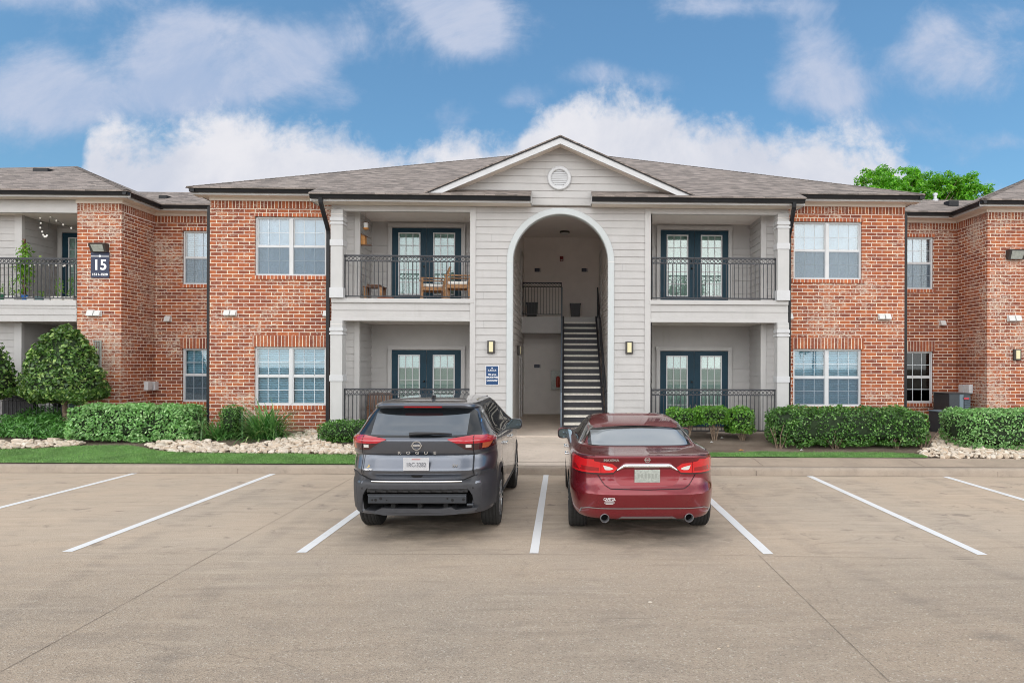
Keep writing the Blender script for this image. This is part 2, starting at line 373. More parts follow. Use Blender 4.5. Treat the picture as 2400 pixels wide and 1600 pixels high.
def shinglemat():
    m, N, b, g = newmat('roof_shingles'); pos = g.outputs['Position']
    p = N.new('ShaderNodeSeparateXYZ', ins={0: pos})
    u = N.m('ADD', p.outputs[0], p.outputs[1]); v = N.m('MULTIPLY', p.outputs[2], 2.5)
    v2 = N.m('ADD', v, N.m('MULTIPLY', N.m('SUBTRACT', N.noise(pos, 6., 2.), .5), .05))
    bt = N.new('ShaderNodeTexBrick', ins={'Vector': N.xyz(u, v2, 0.), 'Color1': (.35, .295, .27, 1), 'Color2': (.105, .090, .083, 1), 'Mortar': (.105, .09, .08, 1), 'Scale': 1., 'Mortar Size': .007, 'Mortar Smooth': .4, 'Bias': .1, 'Brick Width': .26, 'Row Height': .135})
    bt.offset = .37
    c = N.mix(N.sstep(N.noise(N.xyz(N.m('MULTIPLY', u, .5), N.m('MULTIPLY', v, 2.2), 0.), 4.5, 6., .72), .40, .66, 0., .7), bt.outputs[0], (.36, .30, .265))
    c = N.mix(N.sstep(N.noise(N.xyz(N.m('MULTIPLY', u, .45), N.m('MULTIPLY', v, 2.2), 5.), 4.0, 6., .72), .50, .70, 0., .65), c, (.115, .095, .085))
    c = N.mix(N.sstep(N.noise(pos, 90., 3., .7), .5, .72, 0., .5), c, (.09, .08, .075))
    c = N.mix(N.sstep(N.noise(pos, .7, 3.), .45, .75, 0., .3), c, (.2, .17, .15))
    N.put(b.inputs['Base Color'], c); b.inputs['Roughness'].default_value = .9
    bn = N.new('ShaderNodeBump', ins={'Strength': .8, 'Distance': .012, 'Height': N.m('ADD', N.m('SUBTRACT', 1., bt.outputs[1]), N.noise(pos, 60., 3.))})
    N.put(b.inputs['Normal'], bn); return m
SHINGLE = shinglemat()

def glassmat(name, tint, refl=.25, rough=.02, trans=.75):
    m, N, b, g = newmat(name); N.n.remove(b)
    gl = N.new('ShaderNodeBsdfGlossy', ins={'Color': (1, 1, 1, 1), 'Roughness': rough})
    tr = N.new('ShaderNodeBsdfTransparent', ins={'Color': (*[t*trans for t in tint], 1)})
    lw = N.new('ShaderNodeLayerWeight', ins={'Blend': .25})
    bn = N.new('ShaderNodeBump', ins={'Strength': .006, 'Distance': .02, 'Height': N.noise(g.outputs['Position'], 2.2, 2.)}); N.put(gl.inputs['Normal'], bn)
    f = N.m('ADD', N.m('MULTIPLY', lw.outputs['Fresnel'], .8), refl, clamp=True)
    mx = N.new('ShaderNodeMixShader', ins={0: f, 1: tr.outputs[0], 2: gl.outputs[0]})
    N.put(N.n['Material Output'].inputs[0], mx); MATS[name] = m; return m
GLASS_UP = glassmat('upper_window_glass', (.90, .97, 1.), .10, trans=.92)
GLASS_LO = glassmat('teal_window_glass', (.80, .93, .98), .05, trans=1.)
GLASS_DK = glassmat('dark_window_glass', (.5, .62, .66), .02, trans=.5)
GLASS_DOOR = glassmat('door_glass', (.86, .97, .95), .10, trans=.95)
def screenmat(name, c, a):
    m, N, b, g = newmat(name); N.n.remove(b)
    d = N.new('ShaderNodeBsdfDiffuse', ins={'Color': (*c, 1)}); t = N.new('ShaderNodeBsdfTransparent')
    N.put(N.n['Material Output'].inputs[0], N.new('ShaderNodeMixShader', ins={0: a, 1: t.outputs[0], 2: d.outputs[0]})); return m
SCREEN = screenmat('insect_screen_mesh', (.15, .21, .27), .44)

def lotmat():
    m, N, b, g = newmat('aggregate_concrete'); pos = g.outputs['Position']
    p = N.new('ShaderNodeSeparateXYZ', ins={0: pos})
    big = N.noise(pos, .33, 5., .6, .4); mid = N.noise(N.xyz(p.outputs[0], N.m('MULTIPLY', p.outputs[1], 1.6), 0.), 1.5, 6., .65, .3)
    c = N.mix(N.sstep(big, .3, .7), (.415, .33, .25), (.375, .312, .248))
    c = N.mix(N.sstep(mid, .46, .74, 0., .45), c, (.25, .21, .175))
    c = N.mix(N.sstep(N.noise(pos, 3.4, 6., .7), .55, .8, 0., .35), c, (.44, .375, .31))
    # exposed aggregate: worn smooth in the bays, coarse in the drive lane near the viewer
    wear = N.sstep(N.m('ADD', p.outputs[1], N.m('MULTIPLY', N.m('SUBTRACT', mid, .5), 3.)), 5.6, 9.0, 1., .30)
    vo = N.new('ShaderNodeTexVoronoi', ins={'Vector': pos, 'Scale': 85.}); vo2 = N.new('ShaderNodeTexVoronoi', ins={'Vector': pos, 'Scale': 130.})
    vs = N.new('ShaderNodeSeparateColor', ins={0: vo.outputs['Color']}); vs2 = N.new('ShaderNodeSeparateColor', ins={0: vo2.outputs['Color']})
    c = N.mix(N.m('MULTIPLY', N.sstep(vs.outputs[0], .76, .96, 0., .42), wear), c, (.15, .12, .095))
    c = N.mix(N.m('MULTIPLY', N.sstep(vs.outputs[1], .88, .98, 0., .55), wear), c, (.60, .54, .46))
    c = N.mix(N.m('MULTIPLY', N.sstep(vs2.outputs[0], .6, .95, 0., .4), wear), c, (.23, .19, .155))
    stre = N.noise(N.xyz(N.m('MULTIPLY', p.outputs[0], .35), N.m('MULTIPLY', p.outputs[1], 2.6), 0.), 3.0, 7., .68, .3)
    c = N.mix(N.sstep(stre, .50, .72, 0., .42), c, (.235, .19, .15)); c = N.mix(N.sstep(stre, .46, .30, 0., .35), c, (.50, .42, .335))
    spot = N.noise(N.xyz(p.outputs[0], N.m('MULTIPLY', p.outputs[1], 1.3), 7.), 5.5, 6., .7, .2); c = N.mix(N.sstep(spot, .67, .74, 0., .6), c, (.14, .11, .09))
    cell = N.new('ShaderNodeTexVoronoi', ins={'Vector': N.xyz(N.m('ADD', p.outputs[0], N.m('MULTIPLY', mid, .5)), N.m('ADD', p.outputs[1], N.m('MULTIPLY', big, .8)), 0.), 'Scale': .28}); cell.feature = 'DISTANCE_TO_EDGE'
    crk = N.m('MULTIPLY', N.sstep(cell.outputs['Distance'], .003, .0008, 0., .28), N.sstep(N.noise(pos, .5, 2.), .52, .6)); c = N.mix(crk, c, (.15, .12, .10))
    # under-car shade painted in along with oil; faint drip stains in the empty bays
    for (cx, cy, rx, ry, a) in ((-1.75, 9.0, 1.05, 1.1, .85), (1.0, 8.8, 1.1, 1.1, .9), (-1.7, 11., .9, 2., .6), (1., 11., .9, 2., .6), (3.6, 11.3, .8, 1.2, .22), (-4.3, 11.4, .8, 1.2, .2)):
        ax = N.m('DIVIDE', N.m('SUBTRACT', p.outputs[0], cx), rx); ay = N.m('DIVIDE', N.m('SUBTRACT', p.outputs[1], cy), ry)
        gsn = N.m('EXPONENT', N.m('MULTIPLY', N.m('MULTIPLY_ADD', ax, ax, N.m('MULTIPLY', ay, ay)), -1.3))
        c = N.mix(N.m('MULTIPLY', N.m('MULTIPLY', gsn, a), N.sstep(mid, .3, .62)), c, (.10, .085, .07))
    drip = N.noise(N.xyz(p.outputs[0], p.outputs[1], 3.), 3.1, 5., .62, .5); bay = N.m('MULTIPLY', N.sstep(p.outputs[1], 7.4, 8.4), N.sstep(p.outputs[1], 13.2, 12.2)); c = N.mix(N.m('MULTIPLY', N.sstep(drip, .60, .70, 0., .55), bay), c, (.15, .125, .105))
    # faint tyre tracks curving into the bays
    for tx in (-4.35, 3.55, 6.1):
        for q in (-.75, .75):
            tx_ = N.m('SUBTRACT', N.m('SUBTRACT', p.outputs[0], tx+q), N.m('MULTIPLY', N.m('POWER', N.m('MAXIMUM', N.m('SUBTRACT', 9.5, p.outputs[1]), 0.), 2.), .035))
            c = N.mix(N.m('MULTIPLY', N.sstep(N.m('ABSOLUTE', tx_), .16, .05, 0., .22), N.sstep(stre, .35, .6)), c, (.17, .145, .125))
    lane = N.lin(wear, .30, 1., 1.22, 1.0); c = N.mix(1., c, N.xyz(lane, lane, lane), 'MULTIPLY')
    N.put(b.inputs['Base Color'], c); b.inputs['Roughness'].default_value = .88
    h = N.m('MULTIPLY', N.m('ADD', vo.outputs['Distance'], N.m('MULTIPLY', vo2.outputs['Distance'], .5)), wear)
    bn = N.new('ShaderNodeBump', ins={'Strength': .55, 'Distance': .012, 'Height': h}); N.put(b.inputs['Normal'], bn); return m
LOT = lotmat()
def concretemat(name, c0, c1, s=1.):
    m, N, b, g = newmat(name); pos = g.outputs['Position']
    c = N.mix(N.sstep(N.noise(pos, 1.3*s, 6., .65), .35, .7), c0, c1)
    c = N.mix(N.sstep(N.noise(pos, 7.*s, 6., .7), .52, .75, 0., .4), c, tuple(x*.55 for x in c1))
    c = N.mix(N.sstep(N.noise(pos, 90., 3.), .5, .75, 0., .3), c, tuple(x*.6 for x in c1))
    N.put(b.inputs['Base Color'], c); b.inputs['Roughness'].default_value = .85
    bn = N.new('ShaderNodeBump', ins={'Strength': .3, 'Distance': .008, 'Height': N.noise(pos, 55., 4.)}); N.put(b.inputs['Normal'], bn); return m
CONC = concretemat('pale_concrete', (.42, .335, .262), (.34, .275, .215))
WALKC = concretemat('swept_walk_concrete', (.60, .51, .43), (.50, .425, .355))
KERB = concretemat('kerb_concrete', (.375, .31, .25), (.30, .25, .205), 1.6)
def paintmat():
    m, N, b, g = newmat('road_paint'); pos = g.outputs['Position']
    c = N.mix(N.sstep(N.noise(pos, 7., 9., .8), .565, .70, 0., .75), (.74, .75, .76), (.42, .37, .32))
    c = N.mix(N.sstep(N.noise(pos, 1.2, 3.), .5, .8, 0., .25), c, (.55, .52, .48))
    N.put(b.inputs['Base Color'], c); b.inputs['Roughness'].default_value = .75; return m
PAINT = paintmat()
def soilmat():
    m, N, b, g = newmat('bark_mulch_soil'); pos = g.outputs['Position']
    c = N.mix(N.sstep(N.noise(pos, 2., 5.), .35, .7), (.135, .098, .073), (.20, .155, .12))
    c = N.mix(N.sstep(N.noise(pos, 34., 5., .7), .5, .75, 0., .7), c, (.055, .04, .03))
    c = N.mix(N.sstep(N.noise(pos, 60., 3., .7), .66, .76, 0., .7), c, (.36, .28, .21))
    N.put(b.inputs['Base Color'], c); b.inputs['Roughness'].default_value = .95
    bn = N.new('ShaderNodeBump', ins={'Strength': 1., 'Distance': .03, 'Height': N.noise(pos, 26., 5., .7)}); N.put(b.inputs['Normal'], bn); return m
SOIL = soilmat()
def leafmat(name, a, b_, c_, rough=.30, trans=.16):
    m, N, b, g = newmat(name)
    ri = g.outputs['Random Per Island']
    c = N.mix(N.sstep(ri, .0, .6), a, b_); c = N.mix(N.sstep(ri, .72, 1.), c, c_)
    f = N.lin(N.noise(g.outputs['Position'], 2.3, 3.), .3, .7, .72, 1.25); c = N.mix(1., c, N.xyz(f, f, f), 'MULTIPLY')
    N.put(b.inputs['Base Color'], c); b.inputs['Roughness'].default_value = rough
    tl = N.new('ShaderNodeBsdfTranslucent', ins={'Color': N.mix(1., c, (1.3, 1.6, .7), 'MULTIPLY')})
    N.put(N.n['Material Output'].inputs[0], N.new('ShaderNodeMixShader', ins={0: trans, 1: b.outputs[0], 2: tl.outputs[0]})); MATS[name] = m; return m
LEAF_PALE = leafmat('pale_hedge_leaf', (.10, .25, .065), (.22, .44, .14), (.46, .68, .32))
LEAF_DARK = leafmat('dark_hedge_leaf', (.028, .090, .014), (.075, .20, .032), (.26, .46, .14))
LEAF_MID = leafmat('bright_hedge_leaf', (.055, .17, .018), (.115, .29, .034), (.25, .46, .07))
LEAF_TOPI = leafmat('topiary_leaf', (.032, .082, .018), (.095, .20, .042), (.34, .48, .14))
LEAF_JUN = leafmat('juniper_leaf', (.05, .17, .032), (.095, .27, .05), (.16, .36, .09))
LEAF_LILY = leafmat('blade_leaf', (.05, .17, .04), (.12, .28, .075), (.30, .42, .16))
LEAF_TREE = leafmat('young_tree_leaf', (.075, .25, .014), (.14, .39, .024), (.28, .56, .05), trans=.35)
LEAF_VINE = leafmat('vine_leaf', (.08, .22, .02), (.17, .34, .03), (.3, .45, .06), trans=.35)
GRASSM = leafmat('turf_blade', (.105, .235, .060), (.16, .31, .085), (.28, .42, .15), rough=.6)
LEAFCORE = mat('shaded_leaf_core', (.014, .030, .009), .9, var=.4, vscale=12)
GRASSB = mat('turf_base', (.11, .23, .06), .9, var=.4, vscale=9, bump=.6, bscale=90)
def rockmat():
    m, N, b, g = newmat('pale_limestone'); pos = g.outputs['Position']
    oi = N.new('ShaderNodeObjectInfo')
    ri = N.m('FRACT', N.m('ADD', g.outputs['Random Per Island'], oi.outputs['Random']))
    c = N.mix(N.sstep(ri, .1, .9), (.54, .44, .34), (.68, .615, .53)); c = N.mix(N.sstep(ri, .9, .97, 0., .7), c, (.46, .30, .18))
    c = N.mix(N.sstep(N.noise(pos, 22., 5., .65), .5, .75, 0., .45), c, (.40, .31, .235))
    N.put(b.inputs['Base Color'], c); b.inputs['Roughness'].default_value = .85
    bn = N.new('ShaderNodeBump', ins={'Strength': .4, 'Distance': .01, 'Height': N.noise(pos, 40., 4.)}); N.put(b.inputs['Normal'], bn); return m
ROCK = rockmat()
# ------------------------------------------------------------------ ground, kerb, walks, markings
def structure(o): o['kind'] = 'structure'; return o
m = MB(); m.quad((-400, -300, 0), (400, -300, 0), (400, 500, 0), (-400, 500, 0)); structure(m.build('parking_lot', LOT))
def sheet(name, mt, x0, x1, yf, yb, zf, nx=60, ny=8):
    m = MB(); g = []
    for i in range(nx+1):
        X = x0+(x1-x0)*i/nx; a, b = yf(X), yb(X)
        g.append([(X, a+(b-a)*j/ny, zf(X, a+(b-a)*j/ny)) for j in range(ny+1)])
    vs = [p for c in g for p in c]; k = ny+1
    m.add(vs, [(i*k+j, (i+1)*k+j, (i+1)*k+j+1, i*k+j+1) for i in range(nx) for j in range(ny)])
    return structure(m.build(name, mt, recalc=False))
bumpy = lambda X, Y: gz(X, Y)+.02*(mnoise.noise(Vector((X*1.3, Y*1.3, 0))))*min(1, max(0, (Y-CURBY(X)-.5)))
WX0, WX1 = -1.40, 1.32
sheet('planting_soil', SOIL, -40, WX0, lambda X: CURBY(X)+.12, lambda X: 19.6, bumpy, 160, 30)
sheet('planting_soil', SOIL, WX1, 40, lambda X: CURBY(X)+.12, lambda X: 19.6, bumpy, 160, 30)
# kerb: rolled front edge, 0.15 m high
def kerb(x0, x1, n):
    m = MB(); prof = [(-.02, -.05), (-.012, .10), (0., .132), (.018, .149), (.04, .154), (.16, .154), (.16, .0)]
    vs = []; k = len(prof)
    for i in range(n+1):
        X = x0+(x1-x0)*i/n; w = .004*mnoise.noise(Vector((X*2, 3, 0)))
        vs += [(X, CURBY(X)+a+w, z) for a, z in prof]
    m.add(vs, [(i*k+j, (i+1)*k+j, (i+1)*k+j+1, i*k+j+1) for i in range(n) for j in range(k-1)])
    return structure(m.build('kerb', KERB, smooth=40))
kerb(-40, 40, 300)
m = MB()                                                # gutter pan seam in front of the kerb
for i in range(80):
    X0, X1 = -40+i, -39+i
    m.quad((X0, CURBY(X0)-.026, .004), (X1, CURBY(X1)-.026, .004), (X1, CURBY(X1)-.012, .004), (X0, CURBY(X0)-.012, .004))
for (px, py) in ((2303, 1090), (560, 1095), (1760, 1085)):
    X = gnd(px, 1108, lambda a, b: 0)[0]
    m.quad((X, CURBY(X)-.022, .0), (X+.02, CURBY(X)-.022, .0), (X+.02, CURBY(X)-.0145, .10), (X, CURBY(X)-.0145, .10))
structure(m.build('kerb_joint', JOINT))
sheet('sidewalk', CONC, WX1, 40, lambda X: CURBY(X)+.165, lambda X: CURBY(X)+.165+.80, lambda X, Y: gz(X, Y)+.008, 80, 4)
m = MB()
for px in (1775, 2140, 2440):
    X, Y = gnd(px, 1083); X0 = X
    m.quad((X0, CURBY(X0)+.17, .166), (X0+.012, CURBY(X0)+.17, .166), (X0+.012, CURBY(X0)+.96, gz(X0, CURBY(X0)+.96)+.0125), (X0, CURBY(X0)+.96, gz(X0, CURBY(X0)+.96)+.0125))
structure(m.build('sidewalk_joint', JOINT))
sheet('walkway', WALKC, WX0, WX1, lambda X: CURBY(X)+.165, lambda X: 17.0, lambda X, Y: .158+max(0, Y-13.6)*.055, 8, 12)
m = MB(); m.quad((WX0, 15.9, .292), (WX1, 15.9, .292), (WX1, 15.92, .293), (WX0, 15.92, .293)); m.quad((WX0, 13.75, .172), (WX1, 13.72, .170), (WX1, 13.735, .171), (WX0, 13.765, .173)); structure(m.build('walkway_joint', JOINT))
# stall lines
def near(X): return 7.72-.028*X
for X, w in ((-8.28, .11), (-5.60, .115), (-2.955, .115), (-.325, .10), (2.325, .115), (4.745, .115), (7.35, .115)):
    m = MB(); n = 24; y0, y1 = near(X), CURBY(X)-.04
    vs = []
    for i in range(n+1):
        Y = y0+(y1-y0)*i/n; a = .004*mnoise.noise(Vector((X*7, Y*3, 0))); b = .004*mnoise.noise(Vector((X*5+9, Y*3, 2)))
        vs += [(X-w/2+a, Y, .004), (X+w/2+b, Y, .004)]
    m.add(vs, [(2*i, 2*i+1, 2*i+3, 2*i+2) for i in range(n)]); structure(m.build('parking_line', PAINT))
# control joints of the concrete slab
def jointline(p0, p1, w):
    m = MB(); p0 = Vector((*p0, .0035)); p1 = Vector((*p1, .0035)); d = (p1-p0).normalized(); r = Vector((-d.y, d.x, 0))*w/2; n = 40; vs = []
    for i in range(n+1):
        p = p0+(p1-p0)*i/n; k = .5+.5*R.random(); vs += [p-r*k, p+r*k]
    m.add(vs, [(2*i, 2*i+1, 2*i+3, 2*i+2) for i in range(n)]); structure(m.build('pavement_joint', JOINT))
flat = lambda a, b: 0.
jointline(gnd(0, 1575, flat), gnd(828, 1118, flat), .007)
jointline(gnd(1778, 1300, flat), gnd(2086, 1598, flat), .008)
a = gnd(160, 1297, flat); b = gnd(1500, 1299, flat); jointline(a, b, .006)
a = gnd(1660, 1300, flat); b = gnd(2390, 1312, flat); jointline(a, b, .006)
# small litter on the lot
for (px, py, r) in ((1524, 1411, .022), (1778, 1374, .014), (1685, 1520, .015), (2098, 1388, .012), (1707, 1514, .010), (2274, 1498, .010), (1930, 1640, .01)):
    X, Y = gnd(px, py, flat); mm = MB(); mm.sphere((X, Y, .004), (r, r*.8, .006), 7, 4); o = mm.build('pebble', ROCK); tag(o, 'tiny pale chip of stone lying loose on the tan parking lot', 'pebble', 'loose stone chips on the parking lot')

# ------------------------------------------------------------------ the apartment building
XC = -.04; F1, F2 = .42, 3.74
B = thing('apartment_building', 'two storey red brick and grey lap siding apartment building with an arched stair entrance', 'building', (0, 17.5, .2))
FRONT = lambda Y: (lambda a, d, z: (a, Y-d, z))                  # d = outward
FACER = lambda X: (lambda a, d, z: (X+d, a, z))                  # faces +X
FACEL = lambda X: (lambda a, d, z: (X-d, a, z))                  # faces -X
def holed(mb, Pm, a0, a1, z0, z1, holes=(), reveal=.12):
    xs = sorted({a0, a1, *[h[0] for h in holes], *[h[1] for h in holes]}); zs = sorted({z0, z1, *[h[2] for h in holes], *[h[3] for h in holes]})
    for i in range(len(xs)-1):
        for j in range(len(zs)-1):
            cx, cz = (xs[i]+xs[i+1])/2, (zs[j]+zs[j+1])/2
            if any(h[0] < cx < h[1] and h[2] < cz < h[3] for h in holes): continue
            mb.quad(Pm(xs[i], 0, zs[j]), Pm(xs[i+1], 0, zs[j]), Pm(xs[i+1], 0, zs[j+1]), Pm(xs[i], 0, zs[j+1]))
    for (h0, h1, k0, k1) in holes:
        c = [(h0, k0), (h1, k0), (h1, k1), (h0, k1)]
        for (p, q) in zip(c, c[1:]+c[:1]): mb.quad(Pm(p[0], 0, p[1]), Pm(q[0], 0, q[1]), Pm(q[0], -reveal, q[1]), Pm(p[0], -reveal, p[1]))
def laps(mb, Pm, z0, z1, xl, xr, e=.178, base=None, lip=.017, ns=1):
    fl = xl if callable(xl) else (lambda z: xl); fr = xr if callable(xr) else (lambda z: xr)
    base = z0 if base is None else base; k = math.floor((z0-base)/e+1e-6); z = base+k*e
    while z < z1-1e-4:
        b, t = max(z, z0), min(z+e, z1)
        dd = lambda q: lip*(1-(q-z)/e)+.002
        for i in range(ns):
            q0 = b+(t-b)*i/ns; q1 = b+(t-b)*(i+1)/ns
            l0, l1, r0, r1 = fl(q0), fl(q1), fr(q0), fr(q1)
            if r0-l0 < .001 and r1-l1 < .001: continue
            r0 = max(r0, l0); r1 = max(r1, l1)
            mb.quad(Pm(l0, dd(q0), q0), Pm(r0, dd(q0), q0), Pm(r1, dd(q1), q1), Pm(l1, dd(q1), q1))
        mb.quad(Pm(fl(b), dd(b), b), Pm(fr(b), dd(b), b), Pm(fr(b), -.004, b), Pm(fl(b), -.004, b))
        z += e
def buttjoints(Pm, a0, a1, z0, z1, n, skip=None):                 # board ends and caulk lines
    m = MB()
    for i in range(n):
        a = R.uniform(a0+.2, a1-.2); z = z0+.178*R.randint(0, int((z1-z0)/.178)-1)
        if skip and skip(a, z): continue
        m.quad(Pm(a, .0195, z+.004), Pm(a+.006, .0195, z+.004), Pm(a+.006, .006, z+.172), Pm(a, .006, z+.172))
    return m
def brickpart(name, Pm, a0, a1, z0, z1, holes=(), mt=None):
    m = MB(); holed(m, Pm, a0, a1, z0, z1, holes); return m.build(name, mt or BRICK, B)
ZT = 6.24
UW, LW = (4.352, 5.845), (1.066, 2.552)
def sx(s, d): return XC+s*d
def span(s, d0, d1): a, b = sx(s, d0), sx(s, d1); return (min(a, b), max(a, b))
def band(name, x0, x1, Y, z0, z1, mt, proud=.006, parent=None):
    m = MB(); m.box(x0, x1, Y-proud, Y+.05, z0, z1); return m.build(name, mt, parent or B)

def window(x0, x1, z0, z1, Y, units, style, label):
    """double-hung vinyl window set back in its opening; units side by side"""
    yf = Y+.055
    fr = MB(); b = .042
    fr.box(x0, x0+b, yf, yf+.07, z0, z1); fr.box(x1-b, x1, yf, yf+.07, z0, z1); fr.box(x0+b, x1-b, yf, yf+.07, z1-b, z1); fr.box(x0+b, x1-b, yf-.012, yf+.07, z0, z0+b)
    root = fr.build('window', VINYL, B, label=label)
    edges = [x0+b, x1-b] if units == 1 else [x0+b, (x0+x1)/2-.045, (x0+x1)/2+.045, x1-b]
    if units == 2: m = MB(); m.box(edges[1], edges[2], yf-.006, yf+.07, z0+b, z1-b); m.build('mullion', VINYL, root)
    zm = (z0+z1)/2
    for k in range(units):
        a, c = edges[2*k], edges[2*k+1]
        m = MB(); m.box(a, c, yf+.012, yf+.05, zm-.022, zm+.022)
        for (q0, q1, yy) in ((z0+b, zm-.022, yf+.018), (zm+.022, z1-b, yf+.032)):
            m.box(a, a+.022, yy, yy+.02, q0, q1); m.box(c-.022, c, yy, yy+.02, q0, q1); m.box(a+.022, c-.022, yy, yy+.02, q1-.014, q1); m.box(a+.022, c-.022, yy, yy+.02, q0, q0+.02)
        m.build('sash', VINYL, root)
        m = MB()
        for (q0, q1, yy) in ((z0+b+.02, zm-.022, yf+.0425), (zm+.022, z1-b-.014, yf+.052)):
            for t in (1/3, 2/3): m.box(a+(c-a)*t-.007, a+(c-a)*t+.007, yy-.020, yy-.012, q0, q1)
            m.box(a+.02, c-.02, yy-.0195, yy-.0125, (q0+q1)/2-.007, (q0+q1)/2+.007)
        m.build('muntin_grid', MUNTIN[style], root)
        up = MB(); up.box(a+.02, c-.02, yf+.042, yf+.046, zm+.02, z1-b-.01); up.build('pane', GLS[style][0], root)
        lo = MB(); lo.box(a+.02, c-.02, yf+.032, yf+.036, z0+b+.015, zm-.02); lo.build('pane', GLS[style][1], root)
        if style in ('up', 'upr', 'upn', 'tealr', 'tealn', 'upnr'):
            m = MB(); m.quad((a+.01, yf+.010, z0+b), (c-.01, yf+.010, z0+b), (c-.01, yf+.010, zm-.02), (a+.01, yf+.010, zm-.02)); m.build('insect_screen', SCREEN, root)
        # what hangs behind the glass
        yb = yf+.13
        if style in ('teal', 'tealr', 'tealn', 'dk', 'upn', 'upnr'):
            m = MB(); n = int((z1-z0)/.062)
            for i in range(n):
                z = z1-b-.03-i*.062
                if z < z0+b+.01: break
                tilt = .012 if style != 'dk' else .004
                m.quad((a+.005, yb-.018, z-tilt), (c-.005, yb-.018, z-tilt), (c-.005, yb+.018, z+tilt), (a+.005, yb+.018, z+tilt))
                if style != 'dk': m.quad((a+.005, yb-.018, z-tilt), (c-.005, yb-.018, z-tilt), (c-.005, yb-.008, z-tilt-.034), (a+.005, yb-.008, z-tilt-.034))
            m.box(a, c, yb-.02, yb+.02, z1-b-.02, z1-b); m.build('blind', BLIND if style != 'dk' else BLINDDK, root)
        if style in ('up', 'upr'):
            m = MB(); n = 40; vs = []
            for i in range(n+1):
                x = a+(c-a)*i/n; y = yb+.004*sin(i*.47); vs += [(x, y, z0+.02), (x, y, z1-.02)]
            m.add(vs, [(2*i, 2*i+2, 2*i+3, 2*i+1) for i in range(n)]); m.build('curtain', CURTAIN, root, smooth=True)
    if style in ('upn', 'upnr'):                                   # one drawn curtain panel beside the slats
        m = MB(); a, c = edges[0], edges[1]; q = (.45, .95) if style == 'upn' else (.02, .62); vs = []; n = 24
        for i in range(n+1):
            x = a+(c-a)*(q[0]+(q[1]-q[0])*i/n); vs += [(x, yf+.09+.012*sin(i*1.2), z0+.03), (x, yf+.09+.012*sin(i*1.2), z1-.03)]
        m.add(vs, [(2*i, 2*i+2, 2*i+3, 2*i+1) for i in range(n)]); m.build('curtain', CURTAIN, root, smooth=True)
    m = MB(); holed(m, FRONT(Y+.9), x0-.3, x1+.3, z0-.3, z1+.3); 
    m.box(x0-.3, x1+.3, Y+.2, Y+.9, z0-.32, z0-.3); m.box(x0-.3, x1+.3, Y+.2, Y+.9, z1+.3, z1+.32); m.box(x0-.32, x0-.3, Y+.2, Y+.9, z0-.3, z1+.3); m.box(x1+.3, x1+.32, Y+.2, Y+.9, z0-.3, z1+.3)
    m.build('room_behind', ROOM if style[:2] in ('up', 'te') else DARK, root)
    return root
BLINDDK = mat('grey_blind_slats', (.10, .10, .105), .6); MUNT = mat('muntin_white', (.62, .68, .73), .45)
MUNTIN = {k: MUNT for k in ('up', 'upr', 'teal', 'tealr', 'tealn', 'dk', 'upn', 'upnr')}
GLASS_LN = glassmat('plain_teal_glass', (.40, .62, .64), .14, trans=.8)
GLS = {'up': (GLASS_UP, GLASS_UP), 'upr': (GLASS_UP, GLASS_UP), 'teal': (GLASS_LO, GLASS_LO), 'tealr': (GLASS_LO, GLASS_LO), 'tealn': (GLASS_LO, GLASS_LN), 'dk': (GLASS_DK, GLASS_DK), 'upn': (GLASS_UP, GLASS_UP), 'upnr': (GLASS_UP, GLASS_UP)}

